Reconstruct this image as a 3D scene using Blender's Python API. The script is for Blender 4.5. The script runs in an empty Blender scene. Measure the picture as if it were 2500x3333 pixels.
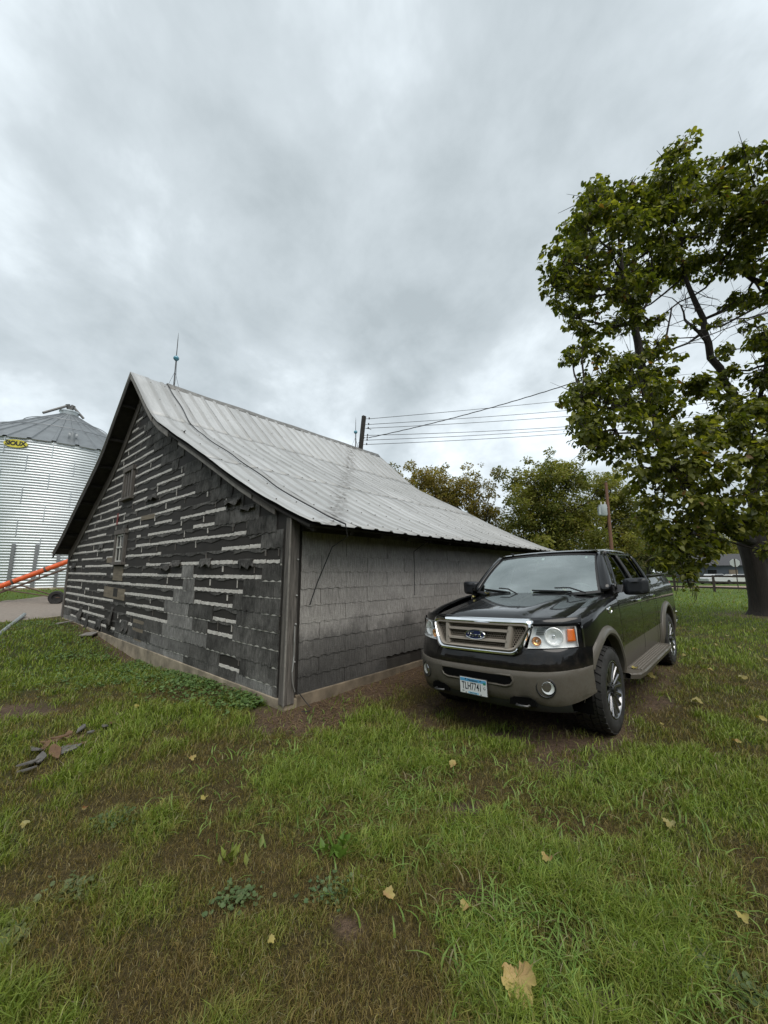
import bpy, math, random
import numpy as np
from mathutils import Vector, Matrix, Euler

random.seed(7)
RNG = np.random.default_rng(11)
SC = bpy.context.scene
COL = SC.collection
rad = math.radians

# ------------------------------------------------------------------ camera
CAM_H = 1.65
PITCH, ROLL = rad(8.74), rad(0.17)
cd = bpy.data.cameras.new('camera')
cd.sensor_fit = 'VERTICAL'; cd.sensor_height = 36.0
cd.lens = 1265.0 / 3333.0 * 36.0
cd.clip_start = 0.05; cd.clip_end = 3000
cam = bpy.data.objects.new('camera', cd); COL.objects.link(cam)
cam.matrix_world = Matrix.Translation((0, 0, CAM_H)) @ Matrix.Rotation(rad(90) + PITCH, 4, 'X') @ Matrix.Rotation(ROLL, 4, 'Z')
SC.camera = cam

# ------------------------------------------------------------------ overcast sky
SUN_EL, SUN_AZ = rad(56), rad(158)      # azimuth measured clockwise from +Y
w = bpy.data.worlds.new('World'); SC.world = w; w.use_nodes = True
N, K = w.node_tree.nodes, w.node_tree.links
N.clear()
def wn(t, **kw):
    n = N.new(t)
    for k, v in kw.items(): setattr(n, k, v)
    return n
out = wn('ShaderNodeOutputWorld'); bg = wn('ShaderNodeBackground'); bg.inputs['Strength'].default_value = 0.13
sky = wn('ShaderNodeTexSky', sky_type='NISHITA', sun_disc=False, sun_elevation=SUN_EL, sun_rotation=SUN_AZ)
tc = wn('ShaderNodeTexCoord'); sep = wn('ShaderNodeSeparateXYZ'); K.new(tc.outputs['Generated'], sep.inputs[0])
def wm(op, a, b=None, clamp=False):
    n = wn('ShaderNodeMath', operation=op, use_clamp=clamp)
    for i, x in enumerate((a, b)):
        if x is None: continue
        if isinstance(x, (int, float)): n.inputs[i].default_value = x
        else: K.new(x, n.inputs[i])
    return n.outputs[0]
zc = wm('ADD', wm('MAXIMUM', sep.outputs['Z'], 0.0), 0.33)
comb = wn('ShaderNodeCombineXYZ')
K.new(wm('DIVIDE', sep.outputs['X'], zc), comb.inputs[0]); K.new(wm('DIVIDE', sep.outputs['Y'], zc), comb.inputs[1])
def wnoise(scale, detail, rough, dist, off):
    m = wn('ShaderNodeMapping'); m.inputs['Location'].default_value = off; m.inputs['Scale'].default_value = (1.0, 0.85, 1)
    m.inputs['Rotation'].default_value = (0, 0, 0.65)
    K.new(comb.outputs[0], m.inputs[0])
    n = wn('ShaderNodeTexNoise'); n.inputs['Scale'].default_value = scale; n.inputs['Detail'].default_value = detail
    n.inputs['Roughness'].default_value = rough; n.inputs['Distortion'].default_value = dist
    K.new(m.outputs[0], n.inputs['Vector']); return n.outputs['Fac']
n1 = wnoise(1.35, 6, 0.54, 0.12, (1.3, 0.4, 2.0)); n2 = wnoise(3.4, 6, 0.58, 0.15, (5.1, 2.7, 0.3))
cl = wm('ADD', wm('MULTIPLY', n1, 0.58), wm('MULTIPLY', n2, 0.42))
ramp = wn('ShaderNodeValToRGB'); K.new(cl, ramp.inputs[0])
e = ramp.color_ramp.elements
e[0].position = 0.36; e[0].color = (0.255, 0.288, 0.302, 1)
e[1].position = 0.62; e[1].color = (0.53, 0.58, 0.61, 1)
q = ramp.color_ramp.elements.new(0.49); q.color = (0.352, 0.39, 0.41, 1)
sc_ = wn('ShaderNodeVectorMath', operation='SCALE'); K.new(ramp.outputs[0], sc_.inputs[0]); sc_.inputs['Scale'].default_value = 10.4
mx = wn('ShaderNodeMix', data_type='RGBA'); mx.inputs[0].default_value = 0.94
K.new(sky.outputs[0], mx.inputs[6]); K.new(sc_.outputs[0], mx.inputs[7])
K.new(mx.outputs[2], bg.inputs['Color']); K.new(bg.outputs[0], out.inputs[0])

sd = bpy.data.lights.new('sun', 'SUN'); sd.energy = 1.5; sd.angle = rad(45); sd.color = (1.0, 0.95, 0.87)
sun = bpy.data.objects.new('sun', sd); COL.objects.link(sun)
sdir = Vector((math.sin(SUN_AZ) * math.cos(SUN_EL), math.cos(SUN_AZ) * math.cos(SUN_EL), math.sin(SUN_EL)))
sun.rotation_euler = sdir.to_track_quat('Z', 'Y').to_euler()

vs = SC.view_settings
vs.view_transform = 'Standard'; vs.look = 'None'; vs.exposure = 0.55; vs.gamma = 1.0; vs.use_curve_mapping = False
SC.render.engine = 'CYCLES'
SC.cycles.max_bounces = 6; SC.cycles.transparent_max_bounces = 12; SC.cycles.use_denoising = True
SC.cycles.caustics_reflective = False; SC.cycles.caustics_refractive = False

# ------------------------------------------------------------------ survey helpers (bearing + distance -> point in the place)
_f = 1265.0
_fw = np.array([0, math.cos(PITCH), math.sin(PITCH)]); _u0 = np.array([0, -math.sin(PITCH), math.cos(PITCH)]); _r0 = np.array([1.0, 0, 0])
_rt = _r0 * math.cos(ROLL) + _u0 * math.sin(ROLL); _up = _u0 * math.cos(ROLL) - _r0 * math.sin(ROLL)
def ray(u, v): return _fw + _rt * (u - 1250) / _f + _up * (1666.5 - v) / _f
def at(u, v, d): return np.array([0, 0, CAM_H]) + ray(u, v) * d
def flat(u, v, z=0.0):
    r = ray(u, v); return np.array([0, 0, CAM_H]) + r * ((z - CAM_H) / r[2])

# ------------------------------------------------------------------ object helpers
def tag(o, label=None, cat=None, group=None, kind=None):
    if label: o['label'] = label
    if cat: o['category'] = cat
    if group: o['group'] = group
    if kind: o['kind'] = kind
    return o
def empty(name, M, label, cat, group=None):
    o = bpy.data.objects.new(name, None); COL.objects.link(o); o.matrix_world = M; o.empty_display_size = 0.1
    return tag(o, label, cat, group)
def T3(p): return Matrix.Translation(Vector([float(c) for c in p]))
def link(name, me, parent=None, world=None):
    """link a mesh; with parent, mesh coordinates are the parent's local ones unless world (parent matrix) is given."""
    o = bpy.data.objects.new(name, me); COL.objects.link(o)
    if parent is not None:
        o.parent = parent
        if world is not None: o.matrix_parent_inverse = world.inverted()
    return o
def np_mesh(name, V, F, mats, smooth=False, col=None, fm=None):
    """V (n,3), F (m,k) with k 3 or 4"""
    me = bpy.data.meshes.new(name)
    V = np.asarray(V, np.float32); F = np.asarray(F, np.int32); k = F.shape[1]
    me.vertices.add(len(V)); me.vertices.foreach_set('co', V.ravel())
    me.loops.add(F.size); me.loops.foreach_set('vertex_index', F.ravel())
    me.polygons.add(len(F)); me.polygons.foreach_set('loop_start', np.arange(0, F.size, k, dtype=np.int32))
    if smooth: me.polygons.foreach_set('use_smooth', np.ones(len(F), bool))
    if fm is not None: me.polygons.foreach_set('material_index', np.asarray(fm, np.int32))
    if col is not None:
        a = me.color_attributes.new('Col', 'FLOAT_COLOR', 'POINT')
        c = np.ones((len(V), 4), np.float32); c[:, :3] = col; a.data.foreach_set('color', c.ravel())
    me.update(calc_edges=True); me.validate()
    for m in (mats if isinstance(mats, (list, tuple)) else [mats]): me.materials.append(m)
    return me

class MB:
    """collects shapes into one mesh"""
    def __init__(s): s.v = []; s.f = []; s.m = []
    def add(s, V, F, m=0):
        b = len(s.v); s.v += [tuple(map(float, p)) for p in V]
        for f in F: s.f.append(tuple(i + b for i in f)); s.m.append(m)
        return s
    def box(s, c, d, M=None, m=0):
        x, y, z = d[0] / 2, d[1] / 2, d[2] / 2
        V = [Vector(p) for p in ((-x,-y,-z),(x,-y,-z),(x,y,-z),(-x,y,-z),(-x,-y,z),(x,-y,z),(x,y,z),(-x,y,z))]
        c = Vector(c)
        V = [(M @ p if M is not None else p) + c for p in V]
        return s.add(V, [(0,3,2,1),(4,5,6,7),(0,1,5,4),(1,2,6,5),(2,3,7,6),(3,0,4,7)], m)
    def bar(s, a, b, w, h, m=0, upv=(0, 0, 1)):
        a, b = Vector(a), Vector(b); d = b - a; L = d.length; d.normalize()
        u = Vector(upv); r = d.cross(u)
        if r.length < 1e-4: r = d.cross(Vector((1, 0, 0)))
        r.normalize(); u = r.cross(d)
        M = Matrix((d, r, u)).transposed()
        return s.box((a + b) / 2, (L, w, h), M, m)
    def tube(s, P, R, n=8, m=0, cap=True):
        P = [Vector(p) for p in P]
        if not hasattr(R, '__len__'): R = [R] * len(P)
        V = []; u = None
        for i, p in enumerate(P):
            d = (P[min(i + 1, len(P) - 1)] - P[max(i - 1, 0)])
            if d.length < 1e-9: d = Vector((0, 0, 1))
            d.normalize()
            if u is None:
                u = d.cross(Vector((0.31, 0.57, 0.76)))
                if u.length < 1e-3: u = d.cross(Vector((1, 0, 0)))
            else: u = u - d * u.dot(d)
            u.normalize(); w_ = d.cross(u)
            for k in range(n):
                t = 2 * math.pi * k / n; V.append(p + (u * math.cos(t) + w_ * math.sin(t)) * R[i])
        F = []
        for i in range(len(P) - 1):
            for k in range(n): F.append((i*n + k, i*n + (k+1) % n, (i+1)*n + (k+1) % n, (i+1)*n + k))
        if cap: F.append(tuple(range(n - 1, -1, -1))); F.append(tuple((len(P)-1)*n + k for k in range(n)))
        return s.add(V, F, m)
    def lathe(s, prof, M=None, n=24, m=0, cap=True, closed=False):
        """prof: (radius, height) pairs about local z"""
        V = []; F = []; k = len(prof)
        for r, h in prof:
            for j in range(n):
                t = 2 * math.pi * j / n; p = Vector((r * math.cos(t), r * math.sin(t), h)); V.append(M @ p if M is not None else p)
        rng = range(k) if closed else range(k - 1)
        for i in rng:
            i2 = (i + 1) % k
            for j in range(n): F.append((i*n + j, i*n + (j+1) % n, i2*n + (j+1) % n, i2*n + j))
        if cap and not closed: F.append(tuple(range(n - 1, -1, -1))); F.append(tuple((k-1)*n + j for j in range(n)))
        return s.add(V, F, m)
    def grid(s, G, m=0, flip=False, mfun=None):
        nu = len(G); nv = len(G[0]); V = [p for row in G for p in row]; b = len(s.v)
        s.v += [tuple(map(float, p)) for p in V]
        for i in range(nu - 1):
            for j in range(nv - 1):
                f = (i*nv + j, (i+1)*nv + j, (i+1)*nv + j + 1, i*nv + j + 1)
                if flip: f = f[::-1]
                s.f.append(tuple(x + b for x in f)); s.m.append(mfun(i, j) if mfun else m)
        return s
    def prism(s, poly, fn, d0, d1, m=0):
        """poly of 2D points; fn(a,b,d)->3D"""
        n = len(poly); V = [fn(a, b, d0) for a, b in poly] + [fn(a, b, d1) for a, b in poly]
        F = [tuple(range(n - 1, -1, -1)), tuple(range(n, 2 * n))] + [(i, (i+1) % n, n + (i+1) % n, n + i) for i in range(n)]
        return s.add(V, F, m)
    def mesh(s, name, mats, smooth=None):
        me = bpy.data.meshes.new(name); me.from_pydata(s.v, [], s.f)
        for m in (mats if isinstance(mats, (list, tuple)) else [mats]): me.materials.append(m)
        me.polygons.foreach_set('material_index', s.m)
        if smooth is not None:
            me.polygons.foreach_set('use_smooth', [True] * len(s.f)); me.set_sharp_from_angle(angle=rad(smooth))
        me.update(); return me
    def build(s, name, mats, parent=None, smooth=None, world=None, bevel=0, solid=0, seg=2):
        o = link(name, s.mesh(name, mats, smooth), parent, world)
        if solid: md = o.modifiers.new('solid', 'SOLIDIFY'); md.thickness = solid; md.offset = -1
        if bevel:
            md = o.modifiers.new('bevel', 'BEVEL'); md.width = bevel; md.segments = seg; md.limit_method = 'ANGLE'; md.angle_limit = rad(40)
        return o

# ------------------------------------------------------------------ materials
def nodes(name):
    m = bpy.data.materials.new(name); m.use_nodes = True
    nt = m.node_tree; b = nt.nodes['Principled BSDF']; return m, nt, b
def sin_(nt, b, k, v):
    s = b.inputs[k]
    if hasattr(v, 'is_linked'): nt.links.new(v, s)
    else: s.default_value = v
def nz(nt, scale, detail=4, rough=0.55, stretch=(1, 1, 1), coord='Object', dist=0.0):
    t = nt.nodes.new('ShaderNodeTexCoord'); mp = nt.nodes.new('ShaderNodeMapping'); mp.inputs['Scale'].default_value = stretch
    nt.links.new(t.outputs[coord], mp.inputs[0])
    n = nt.nodes.new('ShaderNodeTexNoise'); n.inputs['Scale'].default_value = scale; n.inputs['Detail'].default_value = detail
    n.inputs['Roughness'].default_value = rough; n.inputs['Distortion'].default_value = dist
    nt.links.new(mp.outputs[0], n.inputs['Vector']); return n.outputs['Fac']
def rmp(nt, fac, stops):
    r = nt.nodes.new('ShaderNodeValToRGB'); nt.links.new(fac, r.inputs[0]); e = r.color_ramp.elements
    while len(e) < len(stops): e.new(0.5)
    for el, (p, c) in zip(e, stops): el.position = p; el.color = (c[0], c[1], c[2], 1) if hasattr(c, '__len__') else (c, c, c, 1)
    return r.outputs[0]
def mixc(nt, fac, a, b, mode='MIX'):
    n = nt.nodes.new('ShaderNodeMix'); n.data_type = 'RGBA'; n.blend_type = mode
    for i, x in ((0, fac), (6, a), (7, b)):
        if hasattr(x, 'is_linked'): nt.links.new(x, n.inputs[i])
        elif i == 0: n.inputs[0].default_value = x
        else: n.inputs[i].default_value = (x[0], x[1], x[2], 1)
    return n.outputs[2]
def mth(nt, op, a, b=0.0, clamp=False):
    n = nt.nodes.new('ShaderNodeMath'); n.operation = op; n.use_clamp = clamp
    for i, x in ((0, a), (1, b)):
        if hasattr(x, 'is_linked'): nt.links.new(x, n.inputs[i])
        else: n.inputs[i].default_value = x
    return n.outputs[0]
def bump(nt, b, h, strength, dist=0.01):
    n = nt.nodes.new('ShaderNodeBump'); n.inputs['Strength'].default_value = strength; n.inputs['Distance'].default_value = dist
    nt.links.new(h, n.inputs['Height']); nt.links.new(n.outputs[0], b.inputs['Normal'])
def orand(nt):
    return nt.nodes.new('ShaderNodeObjectInfo').outputs['Random']
def simple(name, c, rough=0.6, metal=0.0, spec=0.5, coat=0.0, var=0.0, scale=20, bmp=0.0, stretch=(1, 1, 1), rvar=0.0):
    m, nt, b = nodes(name)
    b.inputs['Roughness'].default_value = rough; b.inputs['Metallic'].default_value = metal
    b.inputs['Specular IOR Level'].default_value = spec; b.inputs['Coat Weight'].default_value = coat; b.inputs['Coat Roughness'].default_value = 0.04
    b.inputs['Base Color'].default_value = (*c, 1)
    if var or bmp or rvar:
        n = nz(nt, scale, 5, 0.6, stretch)
        if var: sin_(nt, b, 'Base Color', rmp(nt, n, [(0.25, [x * (1 - var) for x in c]), (0.75, [min(1, x * (1 + var)) for x in c])]))
        if rvar: sin_(nt, b, 'Roughness', rmp(nt, n, [(0.3, max(0.02, rough - rvar)), (0.7, min(1, rough + rvar))]))
        if bmp: bump(nt, b, n, bmp)
    return m
# ------------------------------------------------------------------ frames of the barn and the truck
BA = rad(41.4)
BO = np.array([-1.1933, 4.9808, 0.0])
BR = np.array([math.sin(BA), math.cos(BA), 0.0]); BL = np.array([-math.cos(BA), math.sin(BA), 0.0])
BM = Matrix.Translation(Vector(BO)) @ Matrix.Rotation(rad(90) - BA, 4, 'Z')
def barn_xy(x, y):
    dx, dy = x - BO[0], y - BO[1]; return dx * BR[0] + dy * BR[1], dx * BL[0] + dy * BL[1]
TQ = np.array([0.979, 4.181, 0.0])
TM = Matrix.Translation(Vector(TQ)) @ Matrix.Rotation(rad(-133.67), 4, 'Z') @ Matrix.Rotation(rad(1.17), 4, 'Y') @ Matrix.Rotation(rad(2.2), 4, 'X')
def truck_pt(x, y, z): return np.array(TM @ Vector((x, y, z)))

# ------------------------------------------------------------------ lie of the land
_cp = [(0, 0, 0), (0, 2, -0.01), (-2, 2, 0.0), (2, 2, 0.02), (-4, 3.5, -0.06), (4, 3.4, 0.08), (6.5, 6, 0.12), (-7, 6, -0.05), (9, 10, 0.1)]
for s, z in ((0, 0.0), (1.3, -0.01), (2.6, -0.05), (4.6, -0.17), (6.2, -0.12), (7.6, -0.02), (9.2, 0.05), (10.8, 0.12), (13, 0.06)):
    p = BO + BL * s; _cp.append((p[0] - 0.0, p[1], z))
for t, z in ((1.4, 0.03), (2.8, 0.06), (5, 0.09), (8, 0.12)): p = BO + BR * t; _cp.append((p[0], p[1], z))
for x in (-0.98, -4.65):
    for y in (-0.86, 0.86): p = truck_pt(x, y, 0.0); _cp.append((p[0], p[1], p[2] - 0.0))
_cp = np.array(_cp, float)
def _phi(x, y): return np.exp(-((x[:, None] - _cp[None, :, 0]) ** 2 + (y[:, None] - _cp[None, :, 1]) ** 2) / (2 * 1.7 ** 2))
_A = _phi(_cp[:, 0], _cp[:, 1]); _w = np.linalg.solve(_A.T @ _A + 0.02 * np.eye(len(_cp)), _A.T @ _cp[:, 2])
BIN_C = np.array([-25.4, 29.8]); BIN_R = 7.4; BIN_Z = 0.62
def smooth(a, b, x): t = np.clip((x - a) / (b - a), 0, 1); return t * t * (3 - 2 * t)
def vnoise(x, y, s, seed=0):
    """smooth value noise 0..1"""
    g = np.random.default_rng(seed).random((256, 256)); x = x * s + 1000.3; y = y * s + 1000.7
    i, j = np.floor(x).astype(int), np.floor(y).astype(int); fx, fy = x - i, y - j; fx = fx * fx * (3 - 2 * fx); fy = fy * fy * (3 - 2 * fy)
    a = g[i % 256, j % 256]; b = g[(i+1) % 256, j % 256]; c = g[i % 256, (j+1) % 256]; d = g[(i+1) % 256, (j+1) % 256]
    return (a * (1-fx) + b * fx) * (1-fy) + (c * (1-fx) + d * fx) * fy
def gz(x, y, rough=True):
    x = np.atleast_1d(np.asarray(x, float)); y = np.atleast_1d(np.asarray(y, float))
    z = np.zeros(len(x))
    near = (np.abs(x) < 25) & (np.abs(y) < 25)
    for k in range(0, len(x), 50000):
        m = slice(k, k + 50000); z[m] = _phi(x[m], y[m]) @ _w
    z *= near
    d = np.hypot(x - BIN_C[0], y - BIN_C[1]); z += (BIN_Z - 0.1) * (1 - smooth(BIN_R + 1.0, BIN_R + 6.5, d))
    if rough: z += 0.05 * (vnoise(x, y, 0.45, 3) - 0.5) * smooth(0.6, 2, np.hypot(x, y)) * 0.5 + 0.022 * (vnoise(x, y, 2.3, 4) - 0.5)
    return z
def gz1(x, y): return float(gz([x], [y])[0])

# bare-earth mask: ellipses on the ground (centre, radii, angle)
_el = []
def ell(u, v, rx, ry, ang=0.0): p = flat(u, v); _el.append((p[0], p[1], rx, ry, rad(ang)))
ell(960, 2340, 0.75, 0.34, 10); ell(1080, 2330, 0.5, 0.3, 20); ell(20, 2300, 0.9, 0.35, 0); ell(1850, 2440, 0.45, 0.24, 0); ell(1700, 2400, 0.5, 0.2)
ell(2150, 2310, 0.35, 0.18, 40); ell(1500, 2640, 0.2, 0.16); ell(1130, 3020, 0.10, 0.06); ell(1950, 3260, 0.10, 0.06); ell(1790, 2830, 0.10, 0.06)
def dirt(x, y):
    m = np.zeros(len(x)); n = vnoise(x, y, 2.0, 8) * 0.7 + vnoise(x, y, 6.0, 9) * 0.5 - 0.6
    for cx, cy, rx, ry, a in _el:
        dx, dy = x - cx, y - cy; c, s = math.cos(a), math.sin(a)
        r = np.hypot((dx * c + dy * s) / rx, (-dx * s + dy * c) / ry); m = np.maximum(m, 1 - smooth(0.55, 1.1, r + n * 0.9))
    t, s = barn_xy(x, y)
    m = np.maximum(m, (1 - smooth(0.45, 0.95, -s + n * 0.6)) * (s < 0.3) * (t > -0.3) * (t < 9))          # drip line of the long eave
    m = np.maximum(m, (1 - smooth(0.1, 0.4, -t + n * 0.4)) * (t < 0.3) * (s > 5.0) * (s < 13.5) * 0.9)       # foot of the gable
    dx, dy = x - TQ[0], y - TQ[1]; c, s_ = math.cos(rad(-133.67)), math.sin(rad(-133.67)); lx, ly = dx * c + dy * s_, -dx * s_ + dy * c
    m = np.maximum(m, (1 - smooth(0.75, 1.15, np.abs(ly) + n * 0.35 + 0.2)) * smooth(-5.9, -5.2, lx) * (1 - smooth(-0.75, 0.05, lx + n * 0.6)))  # under the truck
    for yy in (-0.86, 0.86): m = np.maximum(m, 0.75 * (1 - smooth(0.15, 0.32, np.abs(ly - yy) + n * 0.3)) * smooth(-6.0, -5.3, lx) * (1 - smooth(0.1, 0.5, lx)))
    tr = np.hypot(x - 14.7, y - 15.6); m = np.maximum(m, 0.75 * (1 - smooth(0.8, 2.2, tr + n)))
    return np.clip(m, 0, 1)
_gr = []
def blob(u, v, rx, ry, a): p = flat(u, v); _gr.append((p[0], p[1], rx, ry, a))
for b_ in ((1150, 2480, .55, .35, .8), (1250, 2600, .5, .3, .9), (900, 2520, .5, .3, .5), (1330, 2700, .5, .2, .8), (2000, 2560, .9, .4, .7), (2250, 2450, 1.0, .5, .5), (1700, 2760, .35, .25, .5),
           (1560, 3060, .25, .14, 1.0), (1950, 3100, .5, .2, .7), (2150, 3000, .4, .2, .5), (1750, 2850, .3, .14, .6), (2300, 2750, .5, .25, .3), (500, 2180, 1.6, .8, .8), (250, 2150, 2.5, 1.2, .8), (750, 2330, .9, .45, .9), (350, 2330, 1.2, .5, .6),
           (600, 2430, .8, .35, .5), (2200, 1990, 6, 4, .9), (2350, 2150, 3, 1.5, .5), (80, 2080, 3, 2, .7), (1450, 2850, .3, .14, .5), (2200, 3250, .4, .12, .7), (1650, 3200, .25, .1, .7),
           (500, 2570, .9, .22, -.7), (150, 2680, .9, .3, -.3), (700, 2750, .5, .22, -.6), (350, 2900, .5, .25, -.9), (900, 3100, .5, .3, -1.0), (450, 3100, .5, .2, -.9), (1180, 2820, .35, .16, -.6), (1500, 2560, .3, .14, -.6),
           (2050, 2740, .5, .16, -.8), (2350, 2850, .4, .2, -.8), (1600, 2480, .5, .18, -.7), (860, 2620, .4, .2, -.5), (200, 2430, .8, .25, -.5), (1350, 3150, .4, .2, -.8), (2200, 2280, 1.2, .4, -.6), (2350, 3100, .3, .2, -.3), (150, 3200, .5, .25, -1.0), (420, 3280, .4, .2, -1.0), (650, 3250, .3, .15, -.8), (1900, 2700, .3, .12, -.6), (2250, 2900, .25, .12, -.7), (1700, 2600, .2, .1, -.6), (1500, 2900, .2, .1, -.7), (2050, 2830, .2, .1, -.6)):
    blob(*b_)
def green(x, y):
    """how green the sward is, 0 brown .. 1 lush"""
    g = 0.48 + 0.6 * (vnoise(x, y, 1.3, 21) - 0.5) + 1.15 * (vnoise(x, y, 3.6, 22) - 0.5) + 0.65 * (vnoise(x, y, 9.0, 23) - 0.5)
    g += 0.25 * smooth(6, 14, np.hypot(x, y))
    for cx, cy, rx, ry, a in _gr: g += (a if a > 0 else .62 * a) * 0.55 * np.exp(-((x - cx) / rx) ** 2 - ((y - cy) / ry) ** 2)
    return np.clip(g, 0, 1)

# ------------------------------------------------------------------ ground sheet
m, nt, b = nodes('soil_and_thatch')
at_ = nt.nodes.new('ShaderNodeVertexColor'); at_.layer_name = 'Col'
f1 = nz(nt, 30, 6, 0.65); f2 = nz(nt, 140, 4, 0.6)
c1 = mixc(nt, 1.0, at_.outputs['Color'], rmp(nt, f1, [(0.3, 0.45), (0.7, 1.35)]), 'MULTIPLY')
sin_(nt, b, 'Base Color', mixc(nt, 1.0, c1, rmp(nt, f2, [(0.3, 0.55), (0.7, 1.3)]), 'MULTIPLY'))
b.inputs['Roughness'].default_value = 0.9; b.inputs['Specular IOR Level'].default_value = 0.25
bump(nt, b, mth(nt, 'ADD', f1, mth(nt, 'MULTIPLY', f2, 0.5)), 0.9, 0.03)
M_SOIL = m
def ground_colour(x, y):
    g = green(x, y)[:, None]; d = dirt(x, y)[:, None]; far = smooth(14, 30, np.hypot(x, y))[:, None]
    brown = np.array([0.078, 0.058, 0.021]); grn = np.array([0.052, 0.066, 0.018]); earth = np.array([0.135, 0.090, 0.060])
    n = vnoise(x, y, 3.0, 31)[:, None]
    c = brown * (1 - g) + grn * g; c = c * (1 - far) + np.array([0.095, 0.15, 0.03]) * far
    return c * (1 - d) + earth * (0.75 + 0.5 * n) * d
nr, na = 210, 260
rr = np.concatenate([[0.0], np.geomspace(0.35, 1500, nr - 1)]); aa = np.linspace(0, 2 * math.pi, na, endpoint=False)
gx = (rr[:, None] * np.sin(aa)[None]).ravel(); gy = (rr[:, None] * np.cos(aa)[None]).ravel()
V = np.stack([gx, gy, gz(gx, gy)], 1)
i, j = np.meshgrid(np.arange(nr - 1), np.arange(na), indexing='ij'); i = i.ravel(); j = j.ravel(); j2 = (j + 1) % na
F = np.stack([i * na + j, (i + 1) * na + j, (i + 1) * na + j2, i * na + j2], 1)[:, ::-1]
o = link('ground', np_mesh('ground', V, F, M_SOIL, True, ground_colour(gx, gy)))
tag(o, 'grassy farmyard ground with bare brown patches', kind='structure')

# gravel lane behind the barn on the left, pinkish gravel road behind the fence on the right
def strip(name, P, Q, mat, lift, label, nv=14):
    """sheet between polylines P and Q, edges dipping into the soil"""
    def res(L):
        L = np.array(L, float); d = np.concatenate([[0], np.cumsum(np.hypot(*np.diff(L, axis=0).T))]); t = np.linspace(0, d[-1], 70)
        return np.stack([np.interp(t, d, L[:, 0]), np.interp(t, d, L[:, 1])], 1)
    P, Q = res(P), res(Q); w_ = np.linspace(0, 1, nv); G = P[:, None] * (1 - w_)[None, :, None] + Q[:, None] * w_[None, :, None]
    x, y = G[..., 0].ravel(), G[..., 1].ravel(); h = lift * np.tile(np.clip(np.minimum(w_, 1 - w_) * 10, 0, 1) * 2 - 1, len(P)).clip(-0.6, 1)
    z = gz(x, y) + h; n = len(P); i, j = np.meshgrid(np.arange(n - 1), np.arange(nv - 1), indexing='ij'); i = i.ravel(); j = j.ravel()
    o = link(name, np_mesh(name, np.stack([x, y, z], 1), np.stack([i*nv + j, (i+1)*nv + j, (i+1)*nv + j+1, i*nv + j+1], 1), mat, True))
    return tag(o, label, kind='structure')
M_LANE = simple('lane_gravel', (0.225, 0.19, 0.16), 0.95, var=0.25, scale=8, bmp=0.4)
ln = [flat(u, v)[:2] for u, v in ((0, 2036), (136, 2023), (182, 2010))]; lf = [flat(u, v)[:2] for u, v in ((0, 1966), (184, 1953))]
d0 = (lf[1] - lf[0]) / np.linalg.norm(lf[1] - lf[0]); d1 = (ln[2] - ln[0]) / np.linalg.norm(ln[2] - ln[0])
dm = d0
LANE = [(ln[0] - dm * 30), ln[0], ln[1], ln[2], ln[2] + dm * 40]; LANE_F = [lf[0] - dm * 30, lf[0], lf[1], lf[1] + dm * 40]
strip('gravel_lane', LANE, LANE_F, M_LANE, 0.02, 'pale tan gravel lane passing behind the barn')
_ln0, _lf0 = np.array(ln[0]), np.array(lf[0]); _nrm = np.array([-dm[1], dm[0]])
def lane_mask(x, y):
    e = (x - _ln0[0]) * _nrm[0] + (y - _ln0[1]) * _nrm[1]; E = (_lf0 - _ln0) @ _nrm
    return np.clip(e / E, -1, 2)
M_ROAD = simple('road_gravel', (0.30, 0.22, 0.18), 0.95, var=0.25, scale=2, bmp=0.3)
strip('gravel_road', [(10, 44), (60, 40)], [(10, 53), (60, 49)], M_ROAD, 0.03, 'reddish gravel road beyond the rail fence')
# ------------------------------------------------------------------ barn
BW, BLEN, RID = 12.8, 8.3, 6.4
_pr = np.array([(6.4, 6.46), (6.0, 6.10), (5.3, 5.47), (4.70, 4.94), (4.3, 4.66), (3.9, 4.44), (3.3, 4.12), (2.68, 3.80), (1.9, 3.38), (1.17, 2.98), (0.44, 2.62), (-0.1, 2.385), (-0.54, 2.21)])
def prof(y):          # roof surface height at s=y (near slope), mirrored beyond the ridge
    y = np.where(np.asarray(y) > RID, 2 * RID - np.asarray(y), y); return np.interp(y, _pr[::-1, 0], _pr[::-1, 1])
def inv_prof(z): return float(np.interp(z, _pr[::-1, 1], _pr[::-1, 0]))
def over(y):          # how far the roof runs past the gable
    return float(np.interp(y, [-0.6, 0.44, 1.2, 2.7, 4.7, 13], [0.06, 0.12, 0.17, 0.25, 0.36, 0.40]))

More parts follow.
